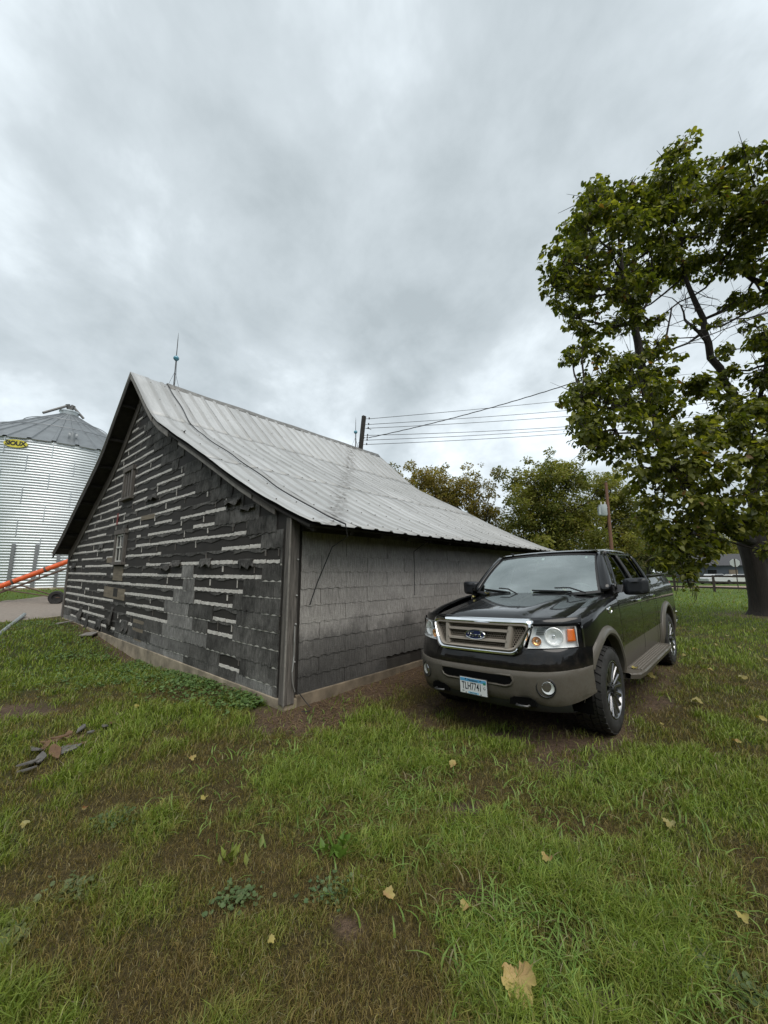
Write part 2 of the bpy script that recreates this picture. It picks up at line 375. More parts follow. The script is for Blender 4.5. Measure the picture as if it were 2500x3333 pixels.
def shingle_mat(name, lo, hi, stain=None, pv=0.22, gr=0.5):
    m, nt, b = nodes(name)
    g = nz(nt, 22, 4, 0.6, (3.0, 3.0, 0.35)); p = nz(nt, 2.6, 6, 0.7); f = nz(nt, 90, 3, 0.6)
    base = rmp(nt, p, [(0.28, lo), (0.72, hi)])
    base = mixc(nt, 1.0, base, rmp(nt, g, [(0.3, 1 - gr), (0.7, 1 + gr)]), 'MULTIPLY')
    base = mixc(nt, 0.5, base, rmp(nt, f, [(0.3, 0.5), (0.75, 1.4)]), 'MULTIPLY')
    base = mixc(nt, 1.0, base, rmp(nt, orand(nt), [(0.0, 1 - pv), (1.0, 1 + pv)]), 'MULTIPLY')
    if stain:      # soot and algae that has crept up from the drip line, uneven upper edge
        t = nt.nodes.new('ShaderNodeTexCoord'); s = nt.nodes.new('ShaderNodeSeparateXYZ'); nt.links.new(t.outputs['Object'], s.inputs[0])
        k = mth(nt, 'ADD', s.outputs['Z'], mth(nt, 'MULTIPLY', mth(nt, 'SUBTRACT', nz(nt, 1.1, 5, 0.65), 0.5), 1.1))
        base = mixc(nt, rmp(nt, k, [(0.30, 1.0), (0.75, 0.75), (1.35, 0.0)]), base, mixc(nt, 1.0, base, stain, 'MULTIPLY'))
    sin_(nt, b, 'Base Color', base); b.inputs['Roughness'].default_value = 0.92; b.inputs['Specular IOR Level'].default_value = 0.2
    bump(nt, b, mth(nt, 'ADD', g, mth(nt, 'MULTIPLY', f, 0.8)), 0.8, 0.010)
    return m
M_SHD = shingle_mat('shingle_charcoal', (0.028, 0.027, 0.025), (0.175, 0.168, 0.158))
M_SHP = shingle_mat('shingle_ash', (0.11, 0.107, 0.102), (0.28, 0.272, 0.26))
M_SHW = shingle_mat('shingle_warm_grey', (0.30, 0.280, 0.262), (0.42, 0.395, 0.37), (0.22, 0.225, 0.23), 0.06, 0.30)
M_FELT = simple('tar_felt', (0.026, 0.022, 0.019), 0.8, var=0.35, scale=3.0, bmp=0.25)
M_LATH = simple('pale_headlap', (0.56, 0.535, 0.495), 0.85, var=0.32, scale=7, bmp=0.2, stretch=(1, 1, 3))
M_WOOD = simple('grey_weathered_wood', (0.125, 0.112, 0.10), 0.85, var=0.6, scale=9, bmp=0.35, stretch=(6, 6, 0.5))
M_WOODH = simple('grey_rake_wood', (0.22, 0.205, 0.185), 0.85, var=0.35, scale=9, bmp=0.3)
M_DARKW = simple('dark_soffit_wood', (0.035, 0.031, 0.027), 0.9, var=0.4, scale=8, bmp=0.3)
M_TAN = simple('bare_sheathing', (0.20, 0.165, 0.12), 0.85, var=0.35, scale=5, bmp=0.3, stretch=(1, 0.4, 4))
M_CONC = simple('old_concrete', (0.30, 0.25, 0.185), 0.92, var=0.6, scale=3.2, bmp=0.7)
M_WHITE = simple('chalky_white_paint', (0.55, 0.54, 0.50), 0.6, var=0.15)
M_GLASSD = simple('dark_pane', (0.015, 0.017, 0.018), 0.08, spec=0.6)
M_WIRE = simple('black_wire', (0.02, 0.02, 0.02), 0.6)
M_GALV_W = simple('grey_wire', (0.35, 0.35, 0.34), 0.5, 0.4)
M_RED = simple('faded_red', (0.22, 0.04, 0.035), 0.8, var=0.3)

m, nt, b = nodes('weathered_roof_metal')
p = nz(nt, 0.9, 6, 0.62, (1.0, 0.5, 0.5)); st = nz(nt, 5, 5, 0.65, (3.2, 0.35, 0.35)); sp = nz(nt, 16, 5, 0.7, (0.6, 1.0, 1.0))
c = rmp(nt, p, [(0.3, (0.42, 0.425, 0.42)), (0.7, (0.55, 0.555, 0.555))])
c = mixc(nt, 0.5, c, rmp(nt, st, [(0.3, 0.72), (0.7, 1.15)]), 'MULTIPLY')
c = mixc(nt, mth(nt, 'MULTIPLY', rmp(nt, sp, [(0.58, 0.0), (0.72, 1.0)]), 0.4), c, (0.20, 0.19, 0.175))
c = mixc(nt, 1.0, c, rmp(nt, orand(nt), [(0.0, 0.9), (1.0, 1.08)]), 'MULTIPLY')
tx = nt.nodes.new('ShaderNodeTexCoord'); sx = nt.nodes.new('ShaderNodeSeparateXYZ'); nt.links.new(tx.outputs['Object'], sx.inputs[0])      # darker streaky band along each rib
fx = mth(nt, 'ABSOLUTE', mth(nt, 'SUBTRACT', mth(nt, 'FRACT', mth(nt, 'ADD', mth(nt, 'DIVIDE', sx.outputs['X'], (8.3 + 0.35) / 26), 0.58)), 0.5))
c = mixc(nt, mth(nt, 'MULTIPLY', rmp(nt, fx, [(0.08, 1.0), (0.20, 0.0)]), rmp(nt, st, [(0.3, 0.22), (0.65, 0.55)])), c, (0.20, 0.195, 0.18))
tr_ = mth(nt, 'ABSOLUTE', mth(nt, 'SUBTRACT', mth(nt, 'SUBTRACT', sx.outputs['X'], sx.outputs['Y']), 0.73))      # stained trail across the slope below the cable
c = mixc(nt, mth(nt, 'MULTIPLY', rmp(nt, tr_, [(0.05, 0.85), (0.32, 0.0)]), rmp(nt, nz(nt, 7, 5, 0.7), [(0.46, 0.0), (0.56, 1.0)])), c, (0.19, 0.185, 0.175))
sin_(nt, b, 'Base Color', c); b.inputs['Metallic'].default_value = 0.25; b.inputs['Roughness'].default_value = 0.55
bump(nt, b, st, 0.12, 0.01)
M_ROOF = m

barn = empty('barn', BM, 'weathered barn with torn dark shingle siding and curved grey metal roof', 'barn')

# foundation
mb = MB()
xs = np.linspace(-0.03, BW + 0.05, 40)
mb.box((0.10, BW / 2, -0.22), (0.26, BW + 0.06, 0.66)); MB().box((BLEN / 2 + 0.12, 0.10, -0.16), (BLEN - 0.05, 0.26, 0.60)).build('foundation', simple('shaded_splashed_concrete', (0.17, 0.135, 0.095), 0.92, var=0.65, scale=3.5, bmp=0.7), barn, bevel=0.012)  # long-wall concrete: shadow put into the colour along with dirt splash
mb.box((BLEN - 0.1, BW / 2 + 0.15, -0.2), (0.26, BW - 0.3, 0.66)); mb.box((BLEN / 2 + 0.1, BW - 0.1, -0.2), (BLEN - 0.3, 0.26, 0.62))
mb.build('foundation', M_CONC, barn, bevel=0.012)
# wall sheets (felt-covered sheathing)
ys = np.linspace(0, BW, 90)
V = [(0.0, y, 0.08) for y in ys] + [(0.0, y, float(prof(y)) - 0.10) for y in ys]
n = len(ys); F = [(i, i + n, i + n + 1, i + 1) for i in range(n - 1)]
MB().add(V, F).build('felt_wall', M_FELT, barn, solid=0.1)
V2 = [(BLEN, y, 0.08) for y in ys] + [(BLEN, y, float(prof(y)) - 0.10) for y in ys]
MB().add(V2, [f[::-1] for f in F]).build('back_wall', M_FELT, barn, solid=0.1)
MB().box((BLEN / 2 + 0.06, 0.055, 1.15), (BLEN - 0.14, 0.10, 2.14)).build('long_wall', M_FELT, barn)
MB().box((BLEN / 2, BW - 0.055, 1.15), (BLEN - 0.2, 0.10, 2.14)).build('rear_long_wall', M_FELT, barn)

# ---- shingle courses
CH = 0.215
def zb(k): return 1.545 + CH * k
def wave(s, ph): return 0.0085 * math.sin(s / 0.165 * 2 * math.pi + ph) + 0.003 * math.sin(s * 31 + ph * 3)
def piece(fn, s0, s1, top, bot, o_top, o_bot, o_back, step=0.024):
    """sheet from s0..s1; top(s), bot(s) heights; proud by o_top/o_bot, back at o_back"""
    n = max(3, int((s1 - s0) / step) + 1); S = np.linspace(s0, s1, n); mb = MB()
    R = [[fn(s, o_back, top(s)) for s in S], [fn(s, o_top, top(s)) for s in S], [fn(s, o_bot, bot(s)) for s in S], [fn(s, o_back, bot(s)) for s in S]]
    mb.grid(R)
    mb.add([R[r][0] for r in range(4)], [(0, 1, 2, 3)]); mb.add([R[r][-1] for r in range(4)], [(3, 2, 1, 0)])
    return mb
def g_fn(s, o, z): return (-o, s, z)         # gable, outward -x
def r_fn(s, o, z): return (s, -o, z)         # long wall, outward -y
WINS = [(6.58, 7.32, 3.40, 4.24), (6.70, 7.52, 1.80, 2.66)]
BROKEN = {5: [(1.76, 99)], 4: [(2.13, 99)], 3: [(1.09, 99)], 2: [(0.68, 99)], 1: [(0.20, 99)], 0: [(0.62, 2.81), (3.30, 99)], -1: [(1.10, 2.74), (3.2, 99)],
          -2: [(1.37, 2.70), (3.6, 99)], -3: [(1.24, 1.97), (3.98, 99)], -4: [(1.32, 2.13), (3.77, 99)], -5: [(5.7, 99)], -6: [(1.07, 1.68), (6.9, 11.6)], -7: [(6.9, 8.0)]}
NOSTRIP = {2: [(1.83, 4.4)], 6: [(1.8, 3.6)], -3: [(6.3, 7.3)], -2: [(6.6, 8.2)], -4: [(6.2, 8.0)], -5: [(6.6, 7.9)], 7: [(6.3, 7.0)], 9: [(5.0, 5.6)], 4: [(6.0, 6.7)], 1: [(5.2, 6.4)]}
R2 = random.Random(5)
def cut(iv, holes):
    out_ = [iv]
    for a, b_ in holes:
        nx = []
        for s0, s1 in out_:
            if b_ <= s0 or a >= s1: nx.append((s0, s1)); continue
            if a > s0: nx.append((s0, a))
            if b_ < s1: nx.append((b_, s1))
        out_ = nx
    return [i for i in out_ if i[1] - i[0] > 0.05]
for k in range(-7, 22):
    z0, z1 = zb(k), zb(k) + CH
    if k == -7: z0 = 0.10
    sR = max(0.0, inv_prof(z1 + 0.16)) if z1 + 0.16 > 2.45 else 0.0
    if sR > RID - 0.25: continue
    sL = 2 * RID - sR; sR = max(sR, 0.15); sL = min(sL - (0.22 if z1 > 2.3 else 0.0), BW - 0.14)
    br = BROKEN.get(k, [(sR + 0.75 + 0.25 * (k % 3), 99)])
    wh = [(a - 0.06, b_ + 0.06) for a, b_, c, d in WINS if z1 > c - 0.04 and z0 < d + 0.04]
    ph = R2.uniform(0, 6)
    s = sR - R2.uniform(0, 0.5) - 0.455 * (k % 2)
    while s < sL:
        e_ = s + 0.91 + R2.uniform(-0.03, 0.03); a0, a1 = max(s, sR), min(e_, sL)
        if a1 - a0 > 0.06:
            cutb = [(a, min(b_, 98)) for a, b_ in br]
            for i0, i1 in cut((a0, a1), cutb + wh):          # intact
                if R2.random() < 0.03 and k > -6: continue
                pale = (2.5 < (i0 + i1) / 2 < 4.3 and k <= 0) or (k == -7 and R2.random() < 0.35)
                zt = lambda s_, z1=z1, ph=ph: z1 + 0.012
                o_ = R2.uniform(0, 0.004)
                if -7 < k < 2 and R2.random() < 0.72: piece(g_fn, i0 + 0.01, i1 - 0.01, lambda s_, z0=z0: z0 + 0.03, lambda s_, z0=z0: z0 - 0.031, 0.0125, 0.0135, 0.001, 0.12).build('headlap_strip', M_LATH, barn)
                piece(g_fn, i0 + 0.004, i1 - 0.004, zt, lambda s_, z0=z0, ph=ph, k=k: z0 - 0.016 + (wave(s_, ph) if k > -7 else R2.uniform(-0.02, 0.02)), 0.008 + o_, 0.0165 + o_, 0.001).build('shingle', M_SHP if pale else M_SHD, barn)
            for i0, i1 in [c_ for w_ in cut((a0, a1), wh) for c_ in [(max(w_[0], a), min(w_[1], b_)) for a, b_ in cutb] if c_[1] - c_[0] > 0.05]:   # broken: headlap strip + ragged remnant
                if k > -7:
                    for j0, j1 in cut((i0, i1), NOSTRIP.get(k, [])):
                        cutp = sorted([j0, j1] + ([j0 + (j1 - j0) * R2.uniform(0.35, 0.65)] if R2.random() < 0.48 and j1 - j0 > 0.5 else []))
                        for c0, c1 in zip(cutp[:-1], cutp[1:]):
                            if R2.random() < 0.035 or c1 - c0 < 0.08: continue
                            h = 0.050 + R2.uniform(-0.012, 0.008)
                            piece(g_fn, c0 + R2.uniform(0.004, 0.016), c1 - R2.uniform(0.004, 0.016), lambda s_, z0=z0, h=h: z0 + h + R2.uniform(-.005, .005), lambda s_, z0=z0, ph=ph: z0 + wave(s_, ph) * 0.6, 0.010, 0.014, 0.001).build('headlap_strip', M_LATH, barn)
                    if R2.random() < 0.42:
                        sb = i0 + R2.uniform(0, 0.05)
                        MB().box((-0.006, sb, z0 + 0.14), (0.010, R2.uniform(0.014, 0.034), R2.uniform(0.08, 0.14))).build('batten', M_LATH if R2.random() < 0.45 else M_WOOD, barn)
                d = R2.uniform(0.015, 0.05); q0 = R2.uniform(0, 9)
                piece(g_fn, i0, i1, lambda s_, z1=z1: z1 + 0.004, lambda s_, z1=z1, d=d, q0=q0: z1 - d - 0.02 * math.sin(s_ * 9 + q0) - R2.uniform(0, 0.014), 0.007, 0.011, 0.001, 0.06).build('shingle_remnant', M_SHD, barn)
        s = e_
# curled and hanging flaps
for s, z, wd, h, curl in ((2.35, 1.86, 0.42, 0.17, 0.07), (1.05, 1.83, 0.42, 0.17, 0.03), (4.1, 1.80, 0.45, 0.16, 0.10), (3.55, 1.85, 0.4, 0.14, 0.09), (7.25, 0.78, 0.18, 0.62, 0.10), (6.2, 0.55, 0.5, 0.30, 0.05),
                          (10.3, 0.6, 0.3, 0.4, 0.12), (11.9, 1.9, 0.5, 0.25, 0.08), (1.55, 2.78, 0.55, 0.14, 0.09), (1.1, 2.62, 0.45, 0.10, 0.07), (5.2, 3.32, 0.6, 0.18, 0.07), (6.9, 2.78, 0.35, 0.2, 0.08),
                          (9.5, 0.45, 0.25, 0.5, 0.06), (8.3, 0.40, 0.5, 0.32, 0.05), (3.9, 4.42, 0.5, 0.2, 0.06), (8.9, 2.4, 0.4, 0.2, 0.06)):
    G = []
    for i in range(7):
        t = i / 6; G.append([(-0.012 - curl * t ** 2.2 * (0.6 + 0.4 * math.sin(j * 1.7 + s)), s + wd * (j / 6 - 0.5) + 0.03 * math.sin(t * 5 + j), z - h * t * (0.75 + 0.25 * math.sin(j * 2.1 + s * 3))) for j in range(7)])
    MB().grid(G).build('torn_flap', M_SHD, barn, smooth=60, solid=0.006)
# patched, bare sheathing where boards show
for s0, s1, z0, z1 in ((6.45, 8.15, 0.98, 1.24), (5.0, 5.65, 0.36, 0.62), (5.05, 5.5, 0.2, 0.36), (7.7, 8.2, 1.86, 2.0), (6.75, 7.5, 1.42, 1.76), (4.95, 5.8, 2.78, 2.88)):
    MB().box((-0.008, (s0 + s1) / 2, (z0 + z1) / 2), (0.014, s1 - s0, z1 - z0), Matrix.Rotation(rad(1.2), 3, 'X')).build('bare_board', M_TAN, barn)
MB().box((-0.010, 7.15, 1.13), (0.016, 0.34, 0.2)).build('hole', M_FELT, barn)
MB().box((-0.017, 7.62, 2.98), (0.01, 0.10, 0.30)).build('red_streak', M_RED, barn)

# long wall shingles
k = 0
while 0.13 + CH * k < 2.1:
    z0 = 0.13 + 0.2185 * k; z1 = z0 + 0.2185; ph = R2.uniform(0, 6); s = 0.17 - 0.91 + (0.34 if k % 2 else 0.80)
    while s < BLEN - 0.05:
        e_ = s + 0.905; a0, a1 = max(s, 0.17), min(e_, BLEN - 0.05)
        if a1 - a0 > 0.05 and not (k == 0 and 1.6 < (a0 + a1) / 2 < 2.45):
            o_ = R2.uniform(0, 0.003)
            piece(r_fn, a0 + 0.005, a1 - 0.005, lambda s_, z1=z1: min(z1 + 0.012, 2.2), lambda s_, z0=z0, ph=ph, k=k: z0 - 0.014 + 1.0 * wave(s_, ph) + (R2.uniform(-.02, .015) if k == 0 else 0), 0.007 + o_, 0.015 + o_, 0.001).build('shingle', M_SHW, barn)
        s = e_
    k += 1
MB().box((2.05, -0.004, 0.2), (0.85, 0.012, 0.17)).build('bare_board', M_DARKW, barn)

# corner boards, leaning out a little at the foot
def lean_box(name, x0, x1, y0, y1, mat, dx=-0.0, dy=0.0, z0=0.06, z1=2.34):
    V = [(x0, y0, z0), (x1, y0, z0), (x1, y1, z0), (x0, y1, z0)]; V += [(x + dx, y + dy, z1) for x, y, _ in V]
    MB().add(V, [(0,3,2,1),(4,5,6,7),(0,1,5,4),(1,2,6,5),(2,3,7,6),(3,0,4,7)]).build(name, mat, barn, bevel=0.006)
lean_box('corner_board', -0.045, -0.002, -0.045, 0.07, M_WOOD, 0.012, -0.004)
lean_box('corner_board', 0.002, 0.105, -0.046, -0.002, M_WOOD, 0.0, 0.0)
lean_box('corner_bead', -0.066, -0.045, -0.066, -0.045, M_WOODH, 0.01, 0.0)
lean_box('corner_board', -0.045, -0.002, BW - 0.14, BW + 0.03, M_WOOD)
lean_box('corner_board', BLEN - 0.14, BLEN + 0.02, -0.05, -0.002, M_WOOD)
# eave board and its dark soffit
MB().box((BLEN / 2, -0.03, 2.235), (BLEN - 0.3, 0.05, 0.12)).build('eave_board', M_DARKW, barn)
MB().box((2.3, -0.062, 2.205), (1.3, 0.012, 0.06), Matrix.Rotation(rad(-0.6), 3, 'Y')).build('eave_batten', M_WOODH, barn)

# ---- roof deck (seen from below) and rafters
def nrm(y):
    d = 0.02; dz = float(prof(y + d) - prof(y - d)) / (2 * d); n = np.array([-dz, 1.0]); return n / np.hypot(*n)
def roofpt(x, y, h):
    n = nrm(y); return (x, y + n[0] * h, float(prof(y)) + n[1] * h)
near_s = np.concatenate([np.linspace(6.4, 4.7, 9), np.linspace(4.7, -0.46, 26)[1:]])
far_s = np.linspace(6.4, 13.26, 30)
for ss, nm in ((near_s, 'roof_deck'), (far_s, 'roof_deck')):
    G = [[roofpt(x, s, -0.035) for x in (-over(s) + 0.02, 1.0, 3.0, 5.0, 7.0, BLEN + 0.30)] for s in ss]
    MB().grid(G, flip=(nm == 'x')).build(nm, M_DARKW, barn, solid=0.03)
# rafter tails under the near eave and lookouts under the far verge
for i in range(14):
    x = 0.08 + i * (BLEN - 0.2) / 13
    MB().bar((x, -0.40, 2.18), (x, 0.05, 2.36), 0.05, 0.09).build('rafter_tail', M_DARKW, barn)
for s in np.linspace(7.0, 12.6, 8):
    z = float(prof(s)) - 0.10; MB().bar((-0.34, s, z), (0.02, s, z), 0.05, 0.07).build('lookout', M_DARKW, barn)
# rake boards: barge board on near slope in pieces, long frieze on far slope
def rake(name, s0, s1, x, drop, h, th, mat, n=10):
    S = np.linspace(s0, s1, n); V = []; F = []
    for s in S:
        z = float(prof(s)) - drop
        xx = x(s) if callable(x) else x
        V += [(xx, s, z), (xx, s, z - h), (xx + th, s, z - h), (xx + th, s, z)]
    for i in range(n - 1):
        for j in range(4): F.append((4*i + j, 4*i + (j+1) % 4, 4*i + 4 + (j+1) % 4, 4*i + 4 + j))
    F += [(3, 2, 1, 0), tuple(4*(n-1) + j for j in range(4))]
    MB().add(V, F).build(name, mat, barn, bevel=0.004)
rake('barge_board', 6.42, 4.62, lambda s: -over(s), 0.015, 0.11, 0.03, M_WOODH)
rake('barge_board', 4.60, 3.80, lambda s: -over(s) + 0.02, 0.03, 0.11, 0.03, M_WOODH)
rake('barge_board', 3.35, 0.85, lambda s: -over(s) + 0.04, 0.05, 0.10, 0.03, M_WOODH)
rake('barge_board', 0.83, 0.30, lambda s: -over(s) + 0.05, 0.06, 0.10, 0.03, M_WOOD)
rake('frieze_board', 6.45, 12.75, -0.03, 0.12, 0.34, 0.028, M_WOOD, 26)
rake('barge_board', 6.44, 13.26, lambda s: -over(s), 0.01, 0.15, 0.03, M_DARKW, 26)

# ---- roof sheets, each its own part
PW = (BLEN + 0.35) / 13
def sheet(j, s_list, lift, R_):
    x0 = j * PW; x1 = x0 + PW + 0.03; cs = []
    for rx in (0.0, PW / 2, PW):
        cs += [(rx - 0.055, 0), (rx - 0.026, 0.020), (rx + 0.026, 0.020), (rx + 0.055, 0)]
    cs = [(max(0, a), h) for a, h in cs if -0.03 < a < PW + 0.034]; cs = [(0.0, 0.020)] + [c for c in cs if c[0] > 0]
    cs.insert(3, (PW * 0.25, 0.0)); cs.sort()
    G = []; n = len(s_list); bow = R_.uniform(-0.004, 0.006); ed = R_.uniform(0, 0.012)
    for i, s in enumerate(s_list):
        t = i / (n - 1); row = []
        for a, h in cs:
            x = x0 + a
            if j == 0: x = -over(s) - 0.02 + (x + over(s) + 0.02) * 1.0 if a > 0.02 else -over(s) - 0.02
            hh = h + lift * (1 - t) * 0.0 + 0.006 + 0.0 + 0.0 + 0.004 * math.sin(7 * s + j) + (0.004 if j % 2 else 0.0)
            row.append(roofpt(x, s, hh + lift))
        G.append(row)
    return MB().grid(G)
R3 = random.Random(9)
for j in range(13):
    for s_a, s_b, lift, nn in ((6.40, 4.64, 0.007, 9), (4.74, 2.05, 0.0035, 12), (2.12, -0.56, 0.0, 12)):
        e_ = R3.uniform(-0.02, 0.03) if s_b < 0 else R3.uniform(-0.05, 0.05)
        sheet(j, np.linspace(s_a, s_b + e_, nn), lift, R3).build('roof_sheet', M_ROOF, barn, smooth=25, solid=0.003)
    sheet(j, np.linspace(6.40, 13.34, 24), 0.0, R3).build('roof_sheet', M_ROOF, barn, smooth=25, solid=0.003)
# ridge cap
G = []
for x in np.linspace(0.45, BLEN + 0.36, 22):
    k_ = 0.008 * math.sin(x * 3.1)
    G.append([(x, 6.24, 6.33 + k_), (x, 6.27, 6.38 + k_), (x, 6.37, 6.50 + k_), (x, 6.43, 6.50 + k_), (x, 6.53, 6.38 + k_), (x, 6.56, 6.33 + k_)])
MB().grid(G).build('ridge_cap', simple('ridge_metal', (0.20, 0.195, 0.185), 0.5, 0.4, var=0.4, scale=6), barn, smooth=20, solid=0.004)
# screw heads / raised nails along the laps
mb = MB()
for j in range(26):
    x = j * PW / 2 + 0.01
    for s in (6.2, 5.4, 4.72, 3.9, 3.0, 2.12, 1.2, 0.4, -0.4): mb.box(roofpt(x, s + R3.uniform(-.03, .03), 0.036), (0.014, 0.014, 0.012))
tag(mb.build('roof_nails', simple('nail_rust', (0.16, 0.14, 0.12), 0.6, 0.4), barn), kind='stuff')
# lightning conductor laid over the first sheets
pts = [roofpt(0.46 + 0.02 * math.sin(s * 5), s, 0.04) for s in np.linspace(6.4, -0.52, 40)]
MB().tube(pts, 0.011, 6).build('conductor_cable', M_WIRE, barn)
MB().tube([pts[-1], (0.52, -0.50, 2.10), (0.56, -0.16, 1.98), (0.40, -0.06, 1.5), (0.30, -0.045, 1.22)], 0.008, 6).build('conductor_cable', M_WIRE, barn)
MB().tube([(2.46, -0.40, 2.16), (2.48, -0.10, 2.0), (2.56, -0.05, 1.25)], 0.006, 6).build('hanging_wire', M_WIRE, barn)
MB().tube([(0.055, -0.075, 0.98), (0.05, -0.085, 0.8), (0.062, -0.07, 0.62), (0.035, -0.085, 0.45), (0.06, -0.07, 0.3), (0.10, -0.06, 0.2)], 0.008, 6).build('earth_wire', M_GALV_W, barn)
MB().tube([(0.16, -0.06, 0.18), (0.24, -0.12, 0.05), (0.26, -0.20, -0.0), (0.15, -0.28, 0.01), (0.06, -0.26, 0.03)], 0.006, 6).build('earth_wire', M_WIRE, barn)
mb = MB()
for z in (1.35, 1.0, 1.8, 0.55): mb.lathe([(0.014, 0), (0.012, 0.012), (0.004, 0.018)], Matrix.Translation((0.08, -0.055, z)) @ Matrix.Rotation(rad(90), 4, 'X'), 8)
mb.build('wire_clips', M_GALV_W, barn)

# ---- windows in the gable
def window(s0, s1, z0, z1, lower):
    mb = MB(); f = 0.11; x = -0.03
    mb.box((x, s0 + f / 2, (z0 + z1) / 2), (0.07, f, z1 - z0)); mb.box((x, s1 - f / 2, (z0 + z1) / 2), (0.07, f, z1 - z0))
    mb.box((x - 0.004, (s0 + s1) / 2, z1 - 0.05), (0.08, s1 - s0 + 0.06, 0.11)); mb.box((x - 0.012, (s0 + s1) / 2, z0 + 0.03), (0.11, s1 - s0 + 0.1, 0.06))
    wn_ = mb.build('window', M_WOOD, barn, bevel=0.004)
    MB().box((-0.008, (s0 + s1) / 2, (z0 + z1) / 2), (0.012, s1 - s0 - 2 * f + 0.01, z1 - z0 - 0.12)).build('pane', M_GLASSD, wn_)
    a, b_ = s0 + f + 0.02, s1 - f - 0.02
    if lower:
        mb = MB()
        for s in (a, (a + b_) / 2, b_): mb.box((-0.022, s, (z0 + z1) / 2), (0.022, 0.035, z1 - z0 - 0.16))
        for z in (z0 + 0.09, (z0 + z1) / 2, z1 - 0.13): mb.box((-0.024, (a + b_) / 2, z), (0.024, b_ - a, 0.035))
        mb.build('sash', M_WHITE, wn_)
    else:
        for s in np.linspace(a + 0.03, b_ - 0.03, 3): MB().box((-0.024, s, (z0 + z1) / 2 - 0.02), (0.02, 0.11, z1 - z0 - 0.14)).build('slat', M_WOOD, wn_)
window(*WINS[0], False); window(*WINS[1], True)

# ------------------------------------------------------------------ lightning rods and service mast on the ridge
M_ROD = simple('rod_iron', (0.09, 0.09, 0.09), 0.5, 0.6)
m, nt, b = nodes('blue_glass_ball'); b.inputs['Base Color'].default_value = (0.10, 0.30, 0.40, 1); b.inputs['Roughness'].default_value = 0.15; b.inputs['Coat Weight'].default_value = 0.5
M_BALL = m
def rod(t, h, ball, label):
    p = np.array(BM @ Vector((t, 6.4, 6.49))); Mx = T3(p); r = empty('lightning_rod', Mx, label, 'lightning rod', 'lightning rods on the barn ridge')
    MB().tube([(0, 0, 0), (0, 0, ball), (0, 0, ball + 0.1), (0, 0, h - 0.2), (0, 0, h)], [0.016, 0.014, 0.012, 0.009, 0.002], 8).build('shaft', M_ROD, r)
    MB().lathe([(0.005, ball - 0.075), (0.035, ball - 0.065), (0.066, ball - 0.03), (0.075, ball), (0.066, ball + 0.03), (0.035, ball + 0.065), (0.005, ball + 0.075)], None, 18).build('glass_ball', M_BALL, r, smooth=60)
    for a in (0.4, 2.5, 4.6):
        a += BA; MB().tube([(0, 0, 0.42), (0.20 * math.cos(a), 0.20 * math.sin(a), -0.11)], 0.004, 6).build('brace', M_ROD, r)
    MB().tube([(0.02, 0, 0.0), (0.03, 0.01, 0.3), (0.022, 0, ball - 0.08)], 0.005, 5).build('conductor', M_ROD, r)
rod(0.62, 1.55, 0.80, 'lightning rod with blue glass ball near the gable peak')
rod(7.35, 1.25, 0.62, 'small lightning rod with blue ball beside the roof mast')
mp_ = np.array(BM @ Vector((7.72, 6.4, 6.45))); Mx = T3(mp_); mast = empty('service_mast', Mx, 'short dark timber mast with wire insulators on the barn ridge', 'mast')
MB().box((0, 0, 0.70), (0.15, 0.12, 1.5), Matrix.Rotation(rad(5), 3, 'Y') @ Matrix.Rotation(BA, 3, 'Z')).build('post', M_DARKW, mast, bevel=0.01)
M_INS = simple('insulator_glaze', (0.06, 0.045, 0.04), 0.25)
MAST = []
for z in (1.32, 1.08, 0.92, 0.62, 0.52, 0.42, 0.24):
    q = Vector((0.075 + z * 0.085, -0.02, z)); MAST.append(mp_ + np.array(q) + np.array([0.09, 0, 0]))
    mb = MB(); mb.tube([q - Vector((0.05, 0, 0)), q + Vector((0.1, 0, 0))], 0.009, 6); mb.lathe([(0.02, -0.02), (0.035, 0), (0.02, 0.02), (0.032, 0.04), (0.015, 0.06)], T3(q + Vector((0.09, 0, 0))), 10); mb.build('insulator', M_INS, mast)
MB().tube([(0.16, 0, 0.92), (0.30, 0, 0.90), (0.36, 0, 0.86)], 0.012, 6).build('bracket', M_ROD, mast)
for a in (0.3, 1.2, 2.0): MB().tube([(0.1, 0, 0.55), (0.02 - 0.1 * a, 0.05, 0.3), (-0.15, 0.0, 0.05)], 0.007, 5).build('loose_lead', M_WIRE, mast)
